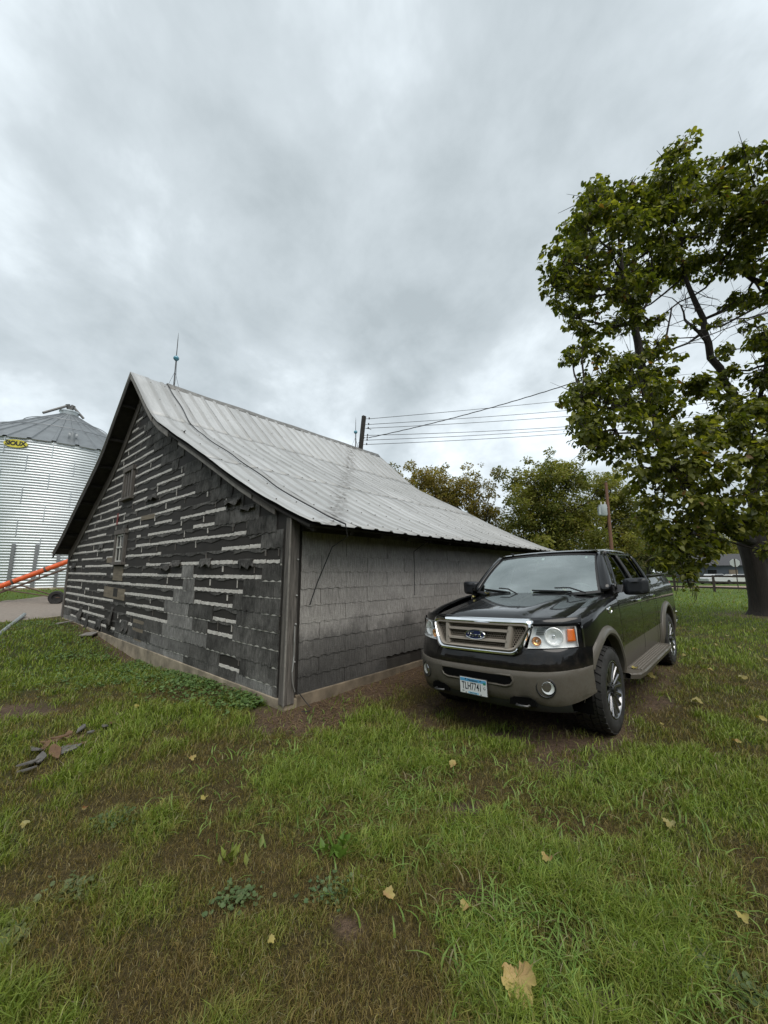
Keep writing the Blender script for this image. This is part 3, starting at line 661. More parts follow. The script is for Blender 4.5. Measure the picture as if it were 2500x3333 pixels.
# ------------------------------------------------------------------ pickup truck (x forward, y to its own left, z up)
def paint(name, c, coat=1.0, rough=0.35, mud=0.0):
    m, nt, b = nodes(name); b.inputs['Base Color'].default_value = (*c, 1); b.inputs['Roughness'].default_value = rough
    b.inputs['Coat Weight'].default_value = coat; b.inputs['Coat IOR'].default_value = 1.42; b.inputs['Specular IOR Level'].default_value = 0.08
    n = nz(nt, 6, 5, 0.6); sin_(nt, b, 'Coat Roughness', rmp(nt, n, [(0.35, 0.02), (0.7, 0.06)]))
    n2 = nz(nt, 260, 2, 0.5); bump(nt, b, n2, 0.012, 0.001)
    if mud:      # dried splash on the lower body, ragged upper edge
        t = nt.nodes.new('ShaderNodeTexCoord'); s = nt.nodes.new('ShaderNodeSeparateXYZ'); nt.links.new(t.outputs['Object'], s.inputs[0])
        k = mth(nt, 'ADD', s.outputs['Z'], mth(nt, 'MULTIPLY', mth(nt, 'SUBTRACT', nz(nt, 9, 6, 0.7), 0.5), 0.9))
        f = mth(nt, 'MULTIPLY', rmp(nt, k, [(0.42, 1.0), (0.92, 0.0)]), rmp(nt, nz(nt, 45, 4, 0.7), [(0.35, 0.15), (0.65, mud)]))
        sin_(nt, b, 'Base Color', mixc(nt, f, c, (0.085, 0.066, 0.046))); sin_(nt, b, 'Coat Weight', mth(nt, 'MULTIPLY', mth(nt, 'SUBTRACT', 1.0, f), coat))
    return m
M_BLK = paint('black_paint', (0.0055, 0.0055, 0.006), mud=0.45)
M_BEI = paint('pale_gold_paint', (0.118, 0.109, 0.094), 0.35, 0.45, 0.6)
M_GRL = paint('grille_paint', (0.27, 0.242, 0.205), 0.3, 0.4)
M_CHR = simple('chrome', (0.82, 0.83, 0.84), 0.06, 1.0)
M_BPL = simple('black_plastic', (0.018, 0.018, 0.019), 0.5, var=0.2, scale=60)
M_VOID = simple('engine_bay_black', (0.004, 0.004, 0.004), 0.9, spec=0.1)
M_TYRE = simple('tyre_rubber', (0.022, 0.021, 0.020), 0.75, var=0.6, scale=9, bmp=0.15)
M_RIM = simple('rim_alloy', (0.27, 0.27, 0.28), 0.28, 0.95, rvar=0.08, scale=6)
M_RIMD = simple('rim_dark', (0.07, 0.07, 0.072), 0.35, 0.8)
M_REFL = simple('lamp_reflector', (0.95, 0.96, 0.96), 0.3, 0.25)
M_AMB = simple('amber_plastic', (0.75, 0.16, 0.02), 0.18, coat=0.8)
M_STEP = simple('step_tread', (0.20, 0.18, 0.155), 0.6, 0.2, var=0.25, scale=30, bmp=0.2)
M_INT = simple('interior_tan', (0.30, 0.25, 0.20), 0.8)
M_INTD = simple('dashboard_grey', (0.20, 0.20, 0.19), 0.7)
def glass(name, tint, refl, ior=1.5):
    m, nt, b = nodes(name); nt.nodes.remove(b); o_ = nt.nodes['Material Output']
    tr = nt.nodes.new('ShaderNodeBsdfTransparent'); tr.inputs[0].default_value = (*tint, 1)
    gl = nt.nodes.new('ShaderNodeBsdfGlossy'); gl.inputs['Roughness'].default_value = 0.015; gl.inputs[0].default_value = (0.93, 1.0, 0.97, 1)
    fr = nt.nodes.new('ShaderNodeLayerWeight'); fr.inputs[0].default_value = 0.5
    mx_ = nt.nodes.new('ShaderNodeMixShader'); nt.links.new(mth(nt, 'ADD', mth(nt, 'MULTIPLY', mth(nt, 'POWER', fr.outputs['Facing'], 4.0), 0.85), refl + 0.04, True), mx_.inputs[0])
    nt.links.new(tr.outputs[0], mx_.inputs[1]); nt.links.new(gl.outputs[0], mx_.inputs[2]); nt.links.new(mx_.outputs[0], o_.inputs[0]); return m
M_WS = glass('windscreen_glass', (0.72, 0.86, 0.79), 0.34, 1.6)
M_SG = glass('side_glass', (0.035, 0.04, 0.035), 0.02, 1.5)
M_PG = glass('privacy_glass', (0.012, 0.013, 0.012), 0.01, 1.5)
M_LENS = glass('lamp_lens', (0.97, 0.98, 0.98), 0.0, 1.45)

truck = empty('pickup_truck', TM, 'black crew cab pickup truck with pale gold trim parked by the barn', 'truck')
XW = (-0.98, -4.65); WR, AR, WZ = 0.42, 0.55, 0.41
# plan curve of the nose: y -> x
_py = np.array([0, .2, .4, .55, .68, .80, .88, .94, .975, .985]); _px = np.array([0, -.003, -.014, -.045, -.098, -.175, -.255, -.34, -.42, -.47])
def nose(y): return float(np.interp(abs(y), _py, _px))
def lean(z): return float(np.interp(z, [.35, .70, .84, 1.17, 1.3], [0.02, 0.0, 0.03, 0.125, 0.19]))
def nx(y, z): return nose(y) - lean(z)
def Y(x, z):
    y = 0.985 + 0.012 * math.exp(-((z - 0.98) / 0.22) ** 2) - 0.055 * max(0, (0.62 - z) / 0.25) ** 1.6 - 0.045 * max(0, (z - 1.18) / 0.2) ** 2
    return y - 0.055 * max(0.0, min(1, (x + 0.80) / 0.36)) ** 2
def arch(x):
    z = 0.40 if x > -5.0 else 0.46
    for xw in XW:
        d = abs(x - xw)
        if d < AR: z = max(z, WZ + math.sqrt(AR * AR - d * d))
    return z
def xs_between(a, b, n):
    X = list(np.linspace(a, b, n))
    for xw in XW:
        for t in np.linspace(0, math.pi, 33):
            x = xw + AR * math.cos(t)
            if min(a, b) < x < max(a, b): X.append(x)
        for e in (-1, 1):
            x = xw + e * (AR + 0.002)
            if min(a, b) < x < max(a, b): X.append(x)
    return sorted(set(round(x, 4) for x in X))
BAND = 0.735
def side_panel(name, a, b, top, cap, sgn, n=10, bandmat=1):
    """body side from x=a..b up to top(x); cap: list of (y offset inward, dz) rows rolling over the top"""
    X = xs_between(a, b, n); G = []; rows1, rows2 = 3, 9; bands = []
    for x in X:
        zl = arch(x); zt = top(x); m_ = max(BAND, zl); col = []
        for i in range(rows1): col.append((x, Y(x, zl + (m_ - zl) * i / rows1), zl + (m_ - zl) * i / rows1))
        for i in range(rows2 + 1): z = m_ + (zt - m_) * i / rows2; col.append((x, Y(x, z), z))
        y0 = Y(x, zt)
        for dy, dz in cap: col.append((x, y0 - dy, zt + dz))
        G.append([(p[0], p[1] * sgn, p[2]) for p in col])
    return MB().grid(G, flip=sgn > 0, mfun=lambda i, j: bandmat if j < rows1 else 0).build(name, [M_BLK, M_BEI], truck, smooth=35)
f_top = lambda x: float(np.interp(x, [-1.62, -1.2, -0.8, -0.5, -0.36], [1.335, 1.30, 1.235, 1.17, 1.135])) - 0.06
d_top = lambda x: 1.345
b_top = lambda x: 1.44
CAPF = [(0.012, 0.025), (0.035, 0.045), (0.075, 0.057), (0.12, 0.061), (0.175, 0.058)]
CAPD = [(0.008, 0.02), (0.025, 0.03), (0.05, 0.032)]
CAPB = [(0.004, 0.02), (0.018, 0.036), (0.05, 0.042), (0.085, 0.042), (0.09, 0.0), (0.09, -0.2)]
for sgn in (1, -1):
    side_panel('fender', -0.40, -1.615, f_top, CAPF, sgn, 16)
    d1_ = side_panel('front_door', -1.63, -2.745, d_top, CAPD, sgn); d2_ = side_panel('rear_door', -2.76, -3.70, d_top, CAPD, sgn)
    side_panel('cab_corner', -3.715, -3.87, d_top, CAPD, sgn, 4); side_panel('bed_side', -3.895, -5.60, b_top, CAPB, sgn, 16)
    for d_, hx in ((d1_, -2.55), (d2_, -3.55)):
        mb = MB(); y = Y(hx, 1.19) * sgn
        mb.box((hx, y + 0.028 * sgn, 1.195), (0.20, 0.022, 0.034)); mb.box((hx + 0.085, y + 0.012 * sgn, 1.195), (0.03, 0.03, 0.034)); mb.box((hx - 0.085, y + 0.012 * sgn, 1.195), (0.03, 0.03, 0.034))
        mb.build('handle', M_CHR, d_, bevel=0.007)
        MB().lathe([(0.055, 0), (0.052, 0.003), (0.045, -0.002)], Matrix.Translation((hx, y - 0.001 * sgn, 1.19)) @ Matrix.Rotation(rad(-90 * sgn), 4, 'X'), 16).build('handle_cup', M_BPL, d_)
    # round emblem on the fender
    M_ = Matrix.Translation((-1.22, (Y(-1.22, 1.18) + 0.002) * sgn, 1.18)) @ Matrix.Rotation(rad(-90 * sgn), 4, 'X')
    MB().lathe([(0.058, 0), (0.056, 0.008), (0.046, 0.011), (0.043, 0.006), (0.0, 0.007)], M_ @ Matrix.Diagonal((1, 0.72, 1, 1)), 24).build('emblem', M_CHR, truck, smooth=40)
    # dark seams behind the panel gaps
    mb = MB()
    for x in (-1.622, -2.752, -3.707, -3.882): mb.box((x, 0.90 * sgn, 0.92), (0.03, 0.09, 0.98))
    mb.build('panel_gap', M_VOID, truck)
    # fender flares
    for xw in XW:
        G = []
        for t in np.linspace(rad(30 if xw > -2 else -10), rad(186 if xw > -2 else 192), 40):
            row = []
            for r, dy in ((AR - 0.012, -0.07), (AR - 0.012, 0.022), (AR + 0.004, 0.036), (AR + 0.03, 0.036), (AR + 0.06, 0.022), (AR + 0.078, 0.003), (AR + 0.08, -0.01)):
                x, z = xw + r * math.cos(t), WZ + r * math.sin(t); zz = max(z, 0.36)
                row.append((x, (Y(x, zz) + dy) * sgn, z))
            G.append(row)
        MB().grid(G, flip=sgn < 0).build('fender_flare', M_BEI, truck, smooth=40)
        # wheel house
        mb = MB(); R_ = [[(xw + (AR - 0.004) * math.cos(t), yy * sgn, WZ + (AR - 0.004) * math.sin(t)) for yy in (0.95, 0.55)] for t in np.linspace(rad(-12), rad(192), 24)]
        mb.grid(R_); mb.build('wheel_house', M_VOID, truck)
    # running board
    G = []
    for x in (-1.50, -1.56, -1.75, -3.55, -3.70, -3.74):
        e_ = 0.10 if x in (-1.50, -3.74) else (0.02 if x in (-1.56, -3.70) else 0)
        G.append([(x, 0.90 * sgn, 0.475), (x, (1.135 - e_) * sgn, 0.47), (x, (1.15 - e_) * sgn, 0.455), (x, (1.14 - e_) * sgn, 0.41), (x, 0.90 * sgn, 0.40)])
    rb = MB().grid(G, flip=sgn > 0).build('running_board', M_BEI, truck, smooth=30, bevel=0)
    for k in range(6): MB().box((-2.63, (0.955 + 0.03 * k) * sgn, 0.4755), (1.8, 0.014, 0.008)).build('tread_rib', M_STEP, rb)
    for x in (-1.8, -2.6, -3.4): MB().bar((x, 0.75 * sgn, 0.42), (x, 1.05 * sgn, 0.42), 0.06, 0.03).build('bracket', M_BPL, rb)

for sgn in (1, -1):
    MB().grid([[(nx(.905, z) - .004, .905 * sgn, z), (nx(.925, z) - .006, .925 * sgn, z), (-0.415, (Y(-.40, z) + .001) * sgn, z)] for z in np.linspace(.86, 1.13, 9)], flip=sgn < 0).build('fender_nose', M_BLK, truck, smooth=60)
# ---- nose: painted fascia, bumper, valance
def front_grid(y0, y1, zs, off, n=41, dy=None):
    Yv = np.linspace(y0, y1, n); G = []
    for z, o_ in zip(zs, off): G.append([(nx(y, z) + o_ * max(0.15, 1 - abs(y) ** 6), y * (1.0), z) for y in Yv])
    return G
MB().grid(front_grid(-0.985, 0.985, [.70, .72, .78, .84, .88, .905], [.012, .022, .02, .008, .004, -0.01])).build('front_fascia', M_BLK, truck, smooth=40)
MB().grid(front_grid(-0.93, 0.93, [1.10, 1.125, 1.16, 1.18], [.0, .008, .004, -0.03], 31)).build('header_panel', M_BLK, truck, smooth=40)
MB().grid([[(nx(y, z) - 0.10, y, z) for y in np.linspace(-0.9, 0.9, 21)] for z in (0.60, 0.8, 1.0, 1.16)]).build('nose_void', M_VOID, truck)
# bumper: wrapped bar with an air slot
def bump_pt(y, z, o_): return (nx(y, z) + o_ * max(0.25, 1 - abs(y) ** 8), y, z)
Yb = np.concatenate([np.linspace(-0.985, -0.42, 22), np.linspace(-0.40, 0.40, 17), np.linspace(0.42, 0.985, 22)])
def zrow(y):
    """heights of bumper rows at y: top, shoulder, slot top, slot bottom, low, bottom"""
    k = max(0.0, 1 - (abs(y) / 0.52) ** 4)
    dip = 0.05 * math.exp(-((abs(y) - 0.50) / 0.10) ** 2)
    bot = 0.405 + 0.02 * (abs(y) < 0.4) + dip + 0.085 * max(0, (abs(y) - 0.72) / 0.26) ** 2
    return bot
G = []
for y in Yb:
    b_ = zrow(y); up_ = 0.035 * max(0, (abs(y) - 0.55) / 0.43) ** 2
    G.append([bump_pt(y, .705 + up_, .012), bump_pt(y, .70 + up_, .034), bump_pt(y, .675 + up_, .050), bump_pt(y, 0.655, .052), bump_pt(y, 0.575, .050), bump_pt(y, 0.50, .046), bump_pt(y, b_ + 0.03, .036), bump_pt(y, b_, .015), bump_pt(y, b_ + 0.02, -0.06)])
def bm(i, j): return 1 if (abs((Yb[i] + Yb[min(i + 1, len(Yb) - 1)]) / 2) < 0.375 and j == 3) else 0
bo = MB().grid(G, flip=True, mfun=bm).build('front_bumper', [M_BEI, M_VOID], truck, smooth=40)
# slot lip
mb = MB(); loop = [(0.395, .662), (0.41, .62), (0.385, .578), (0.33, .560), (-0.33, .560), (-0.385, .578), (-0.41, .62), (-0.395, .662)]
L_ = [bump_pt(y, z, .050) for y, z in loop]; mb.tube(L_ + [L_[0]], 0.012, 6); mb.build('air_slot_lip', M_BEI, bo, smooth=60)
mb = MB(); mb.prism([(0.385, .655), (0.40, .62), (0.375, .585), (0.32, .570), (-0.32, .570), (-0.375, .585), (-0.40, .62), (-0.385, .655)], lambda y, z, d: bump_pt(y, z, .052 + d), -0.06, 0.002); mb.build('air_slot', M_VOID, bo)
MB().grid([[(nx(y, z) + o_, y, z) for y in np.linspace(-0.84, 0.84, 31)] for z, o_ in ((.50, .0), (.44, .012), (.40, .012), (.345, -0.02), (.33, -0.12))], flip=True).build('valance', M_BPL, truck, smooth=40)
for y in (-0.47, 0.47):
    MB().prism([(y - .11, .455), (y - .07, .475), (y + .07, .475), (y + .11, .455), (y + .12, .40), (y - .12, .40)], lambda a, z, d: (nx(a, z) + d, a, z), 0.0, 0.046).build('hook_recess', M_VOID, truck)
    MB().tube([(nx(y, .41) - .02, y - .06, .405), (nx(y, .41) + .065, y - .05, .405), (nx(y, .41) + .075, y, .405), (nx(y, .41) + .065, y + .05, .405), (nx(y, .41) - .02, y + .06, .405)], 0.012, 8).build('tow_hook', simple('hook_steel', (0.10, 0.10, 0.10), 0.4, 0.7), truck, smooth=60)
# fog lamps
for sgn in (1, -1):
    y, z = 0.68 * sgn, 0.575; a = math.atan2(0.098 - 0.045, 0.13) * 1.1
    M_ = Matrix.Translation((nx(y, z) + 0.044, y, z)) @ Matrix.Rotation(rad(90), 4, 'Y') @ Matrix.Rotation(-a * sgn * 0.0, 4, 'X')
    M_ = Matrix.Translation((nx(y, z) + 0.044, y, z)) @ Matrix.Rotation(a * sgn, 4, 'Z') @ Matrix.Rotation(rad(90), 4, 'Y')
    fg = MB().lathe([(0.088, -0.02), (0.088, 0.002), (0.081, 0.006), (0.077, 0.002), (0.072, -0.006), (0.0, -0.007)], M_, 28).build('fog_lamp', M_BPL, truck, smooth=40)
    M2 = M_ @ Matrix.Translation((0, 0.018 * sgn, -0.002))
    MB().lathe([(0.056, -0.006), (0.057, 0.006), (0.054, 0.009)], M2, 24, cap=False).build('bezel', M_CHR, fg, smooth=60)
    MB().lathe([(0.055, 0.006), (0.035, -0.012 + 0.01), (0.012, -0.004), (0.0, -0.004)], M2, 20, cap=False).build('reflector', M_REFL, fg, smooth=25)
    MB().lathe([(0.056, 0.010), (0.04, 0.017), (0.0, 0.020)], M2, 20, cap=False).build('lens', M_LENS, fg, smooth=60)

# ---- grille
gr = empty('grille', Matrix.Identity(4), None, None); gr.parent = truck
ZT, ZB_ = 1.172, 0.838
def gl_outline(inset, n=7):
    """rounded trapezoid, upright, in (y,z)"""
    yt, yb_, zt, zb_ = 0.605 - inset * 0.9, 0.475 - inset * 0.9, ZT - inset, ZB_ + inset * 0.85; r = max(0.02, 0.085 - inset * 0.5)
    C_ = [(yt, zt), (-yt, zt), (-yb_, zb_), (yb_, zb_)]; P = []
    for i in range(4):
        p0, p, p1 = np.array(C_[i - 1]), np.array(C_[i]), np.array(C_[(i + 1) % 4]); a_ = p + (p0 - p) / np.linalg.norm(p0 - p) * r; b_ = p + (p1 - p) / np.linalg.norm(p1 - p) * r
        for t in np.linspace(0, 1, n): P.append(tuple((1-t)**2 * a_ + 2*t*(1-t) * p + t*t * b_))
    Q = []
    for i in range(len(P)):     # resample long edges so that they follow the nose curve
        a_, b_ = np.array(P[i]), np.array(P[(i + 1) % len(P)]); k = max(1, int(np.linalg.norm(b_ - a_) / 0.06))
        for t in range(k): Q.append(tuple(a_ + (b_ - a_) * t / k))
    return Q
def ring(specs, name, mat, parent, closed=False):
    L_ = []
    base = gl_outline(0.0); nb = len(base)
    def resample(P, n):
        P = np.array(P + [P[0]]); d = np.concatenate([[0], np.cumsum(np.hypot(*np.diff(P, axis=0).T))]); t = np.linspace(0, d[-1], n, endpoint=False)
        return np.stack([np.interp(t, d, P[:, 0]), np.interp(t, d, P[:, 1])], 1)
    for inset, o_ in specs:
        pts_ = resample(gl_outline(inset), 120); L_.append([(nx(y, z) + o_, y, z) for y, z in pts_]); L_[-1].append(L_[-1][0])
    return MB().grid(L_, flip=False).build(name, mat, parent, smooth=40)
ring([(0.0, -0.02), (0.0, 0.035), (0.010, 0.058), (0.030, 0.062), (0.046, 0.048), (0.050, 0.02)], 'chrome_surround', M_CHR, gr)
ring([(0.046, 0.02), (0.048, 0.046), (0.056, 0.052), (0.064, 0.048), (0.070, 0.036), (0.072, -0.02)], 'grille_frame', M_GRL, gr)
def gbar(name, y0, z0, y1, z1, w_):
    n = 13; G = []
    a_, b_ = np.array([y0, z0]), np.array([y1, z1]); d = (b_ - a_) / np.linalg.norm(b_ - a_); nn = np.array([-d[1], d[0]])
    for t in np.linspace(0, 1, n):
        c_ = a_ + (b_ - a_) * t; row = []
        for k, o_ in ((-1, -0.03), (-1, 0.026), (-0.7, 0.042), (0.7, 0.042), (1, 0.026), (1, -0.03)):
            p_ = c_ + nn * k * w_ / 2; row.append((nx(p_[0], p_[1]) + o_, p_[0], p_[1]))
        G.append(row)
    MB().grid(G).build(name, M_GRL, gr, smooth=35)
for sgn in (1, -1): gbar('upright_bar', 0.345 * sgn, 0.90, 0.375 * sgn, 1.105, 0.054)
gbar('cross_bar', -0.35, 0.958, 0.35, 0.958, 0.026); gbar('cross_bar', -0.36, 1.052, 0.36, 1.052, 0.026)
# honeycomb
mb = MB(); hs = 0.0135; row_ = 0; z = 0.875
while z < 1.135:
    y = -0.56 + (hs * math.sqrt(3) / 2 if row_ % 2 else 0)
    while y < 0.56:
        lim = np.interp(z, [0.88, 1.13], [0.425, 0.535])
        if abs(y) < lim:
            o_ = [(y + hs * math.cos(rad(90 + 60 * k)), z + hs * math.sin(rad(90 + 60 * k))) for k in range(6)]; i_ = [(y + (p - y) * 0.74, z + (q_ - z) * 0.74) for p, q_ in o_]
            mb.add([(nx(p, q_) + 0.004, p, q_) for p, q_ in o_] + [(nx(p, q_) + 0.008, p, q_) for p, q_ in i_], [(k, (k + 1) % 6, 6 + (k + 1) % 6, 6 + k) for k in range(6)])
        y += hs * math.sqrt(3)
    z += hs * 1.5; row_ += 1
mb.build('honeycomb', simple('honeycomb_plastic', (0.26, 0.225, 0.18), 0.5), gr)
# oval badge with script lettering
bx_ = nx(0, 1.005) + 0.045
def ov(r): return [(bx_ + 0.0, 0.115 * r * math.cos(t), 1.005 + 0.046 * r * math.sin(t)) for t in np.linspace(0, 2 * math.pi, 40)]
mb = MB(); mb.grid([[(p[0] + o_, p[1], p[2]) for p in ov(r)] for r, o_ in ((1.06, -0.02), (1.06, 0.006), (1.0, 0.012), (0.93, 0.010))], flip=True); bd = mb.build('badge', M_CHR, truck, smooth=40)
M_BLUE = simple('badge_blue', (0.012, 0.02, 0.09), 0.2, coat=1.0); mb = MB(); P = ov(0.94)[:-1]; mb.add([(p[0] + 0.0105, p[1], p[2]) for p in P], [tuple(range(len(P)))]); mb.build('badge_face', M_BLUE, bd)
strokes = [[(-.066, .012), (-.072, .022), (-.060, .030), (-.040, .028), (-.018, .031), (-.006, .034)], [(-.036, .029), (-.042, .010), (-.050, -.014), (-.060, -.026), (-.070, -.022)], [(-.052, .004), (-.034, .007), (-.022, .006)],
           [(-.016, .006), (-.028, .0), (-.030, -.014), (-.020, -.022), (-.008, -.014), (-.006, -.002), (-.016, .006), (-.004, .002), (.006, .004)], [(.006, .005), (.010, .0), (.006, -.020)], [(.009, -.006), (.018, .004), (.026, .003)],
           [(.056, .004), (.042, .004), (.034, -.008), (.038, -.020), (.050, -.016), (.058, .0), (.064, .024), (.062, .032), (.070, .034)], [(.060, .010), (.056, -.012), (.062, -.020), (.074, -.012)]]
mb = MB()
for st_ in strokes:
    P = [Vector((bx_ + 0.012, a_ * 1.15, 1.002 + b_ * 0.9)) for a_, b_ in st_]; mb.tube(P, 0.0036, 5)
mb.build('script_lettering', M_CHR, bd)

# ---- headlamps
for sgn in (1, -1):
    quad = lambda a, b_: (0.53 + 0.38 * a + 0.045 * (1 - a) * b_ - 0.02 * a * b_, 0.905 + 0.195 * b_ + 0.012 * a * (1 - b_))   # a outward 0..1, b up 0..1
    def lp(a, b_, o_): y, z = quad(a, b_); return (nx(y, z) + o_, y * sgn, z)
    hl = MB().grid([[lp(a, b_, -0.055) for b_ in np.linspace(0, 1, 6)] for a in np.linspace(0, 1, 12)], flip=sgn < 0).build('headlight', simple('lamp_housing', (0.88, 0.89, 0.89), 0.3, 0.1), truck, smooth=40)
    mb = MB()
    for A in ([(t, 0) for t in np.linspace(0, 1, 12)], [(t, 1) for t in np.linspace(0, 1, 12)], [(0, t) for t in np.linspace(0, 1, 5)], [(1, t) for t in np.linspace(0, 1, 5)]): mb.grid([[lp(a, b_, -0.06) for a, b_ in A], [lp(a, b_, 0.008) for a, b_ in A]])
    mb.build('rim', M_REFL, hl, smooth=40)
    def bowl(name, a, b_, r, mat, dep):
        y, z = quad(a, b_); x = nx(y, z); ang = math.atan2(nx(y - .05, z) - nx(y + .05, z), 0.1) * 0.75
        M_ = Matrix.Translation((x - 0.006, y * sgn, z)) @ Matrix.Rotation(ang * sgn, 4, 'Z') @ Matrix.Rotation(rad(90), 4, 'Y')
        mb = MB(); mb.lathe([(r, -0.05), (r * 1.02, -0.004), (r * 0.95, 0.0)], M_, 28, cap=False); mb.build('ring', M_REFL, hl, smooth=40)
        mb = MB(); mb.lathe([(r * 0.95, 0.0), (r * 0.8, -dep * 0.5), (r * 0.5, -dep * 0.85), (r * 0.16, -dep), (0.0, -dep)], M_, 14, cap=False); mb.build(name, mat, hl, smooth=12)
        mb = MB(); mb.lathe([(r * 0.14, -dep), (r * 0.14, -dep * 0.4), (r * 0.05, -dep * 0.3)], M_, 10); mb.build('bulb', M_CHR, hl, smooth=40)
        return M_
    bowl('reflector_bowl', 0.54, 0.52, 0.084, M_REFL, 0.045)
    bowl('turn_signal', 0.16, 0.32, 0.046, simple('amber_reflector', (0.80, 0.42, 0.16), 0.2, 0.7), 0.03)
    mb = MB()
    for k in range(4): P0, P1 = lp(0.10, 0.66 + 0.075 * k, -0.012), lp(0.30, 0.66 + 0.075 * k, -0.012); mb.bar(P0, P1, 0.02, 0.006)
    mb.build('trim_bars', M_BPL, hl)
    mb = MB(); mb.grid([[lp(a, b_, -0.010) for b_ in (0.26, 0.34, 0.5, 0.66, 0.80, 0.86)] for a in np.linspace(0.82, 0.97, 5)], flip=sgn < 0); mb.build('side_marker', M_AMB, hl, smooth=40, solid=0.01)
    MB().grid([[lp(a, b_, 0.010) for b_ in np.linspace(0, 1, 6)] for a in np.linspace(0, 1, 14)], flip=sgn < 0).build('lens', M_LENS, hl, smooth=60)

# ---- hood
def hood_edge(t): return 0.755 + 0.065 * t
G = []
for t in np.linspace(0, 1, 22):
    row = []
    for s in np.linspace(-1, 1, 41):
        ye = hood_edge(t); y = s * ye
        xf = nx(y, 1.172) + 0.02 - 0.02 * abs(s); xr = -1.50 - 0.05 * s * s; x = xf + (xr - xf) * t
        z = 1.178 + 0.155 * t ** 0.9 - (0.022 + 0.02 * (1 - t)) * abs(s) ** 2.2 - 0.05 * (1 - t) ** 10 * abs(s) ** 3
        cy = 0.44 + 0.14 * t; z += 0.026 * (1 - float(smooth(cy - 0.075, cy + 0.035, np.array(abs(y))))) * float(smooth(0.0, 0.16, np.array(t)))
        z -= 0.012 * float(smooth(0.90, 1.0, np.array(abs(s)))) + 0.030 * max(0, 1 - t / 0.035)
        row.append((x, y, z))
    G.append(row)
MB().grid(G).build('hood', M_BLK, truck, smooth=50)
# cowl, wipers
MB().grid([[(x - 0.05 * (y / .8) ** 2, y, z) for y in np.linspace(-0.86, 0.86, 15)] for x, z in ((-1.47, 1.325), (-1.52, 1.318), (-1.60, 1.335))]).build('cowl', M_BPL, truck, smooth=40)
MB().box((-1.2, 0, 1.05), (0.7, 1.5, 0.3)).build('engine_bay', M_VOID, truck)
# ---- greenhouse
def ws(a, b_):     # a -1..1 across (left +), b 0 bottom..1 top
    bot = Vector((-1.40 - 0.17 * abs(a) ** 2.4, 0.86 * a, 1.315 + 0.035 * abs(a) ** 3)); top = Vector((-2.10 - 0.06 * abs(a) ** 2.2, 0.70 * a, 1.868 - 0.036 * abs(a) ** 2.5))
    p = bot.lerp(top, b_); p.x += 0.035 * math.sin(math.pi * b_); p.z += 0.02 * math.sin(math.pi * b_); return p
MB().grid([[ws(a, b_) for b_ in np.linspace(0, 1, 9)] for a in np.linspace(-0.985, 0.985, 21)]).build('windscreen', M_WS, truck, smooth=60)
mb = MB()      # black frit border
for aa_ in (np.linspace(-0.985, 0.985, 21),):
    mb.grid([[ws(a, b_) + Vector((0.002, 0, 0.003)) for b_ in (0.0, 0.05)] for a in aa_]); mb.grid([[ws(a, b_) + Vector((0.002, 0, 0.003)) for b_ in (0.94, 1.0)] for a in aa_])
for s_ in (-1, 1): mb.grid([[ws(a * s_, b_) + Vector((0.002, 0, 0.003)) for b_ in np.linspace(0, 1, 9)] for a in (0.94, 0.985)])
mb.build('frit_border', M_BPL, truck)
ROOF = lambda x, y: 1.878 + 0.030 * math.sin(math.pi * np.clip((-2.1 - x) / 1.7, 0, 1)) ** 0.8 + 0.022 * (1 - (y / 0.70) ** 2)
G = []
for x in np.concatenate([np.linspace(-2.09, -2.25, 4), np.linspace(-2.45, -3.6, 7), [-3.70, -3.76, -3.785]]):
    row = []
    for y in np.linspace(-1, 1, 25):
        yy = y * 0.735; z = ROOF(x, min(abs(yy), 0.70)); k = max(0, (abs(y) - 0.93) / 0.07); z -= 0.05 * k ** 1.6
        z -= 0.05 * max(0, (-3.70 - x) / 0.085) ** 1.5; xx = x - 0.06 * abs(y) ** 2.2 * (1 if x > -2.3 else 0)
        if x > -2.10: z -= 0.012
        row.append((xx, yy, z))
    G.append(row)
MB().grid(G).build('roof', M_BLK, truck, smooth=50)
MB().box((-2.16, -0.52, 1.905), (0.05, 0.03, 0.022)).build('roof_marker', M_BPL, truck, bevel=0.006)
def gh(x, z, sgn, o_=0.0):      # cab side plane
    t = (z - 1.37) / (1.845 - 1.37); return (x, (0.938 - 0.205 * t + 0.012 * math.sin(math.pi * min(1, max(0, t))) + o_) * sgn, z)
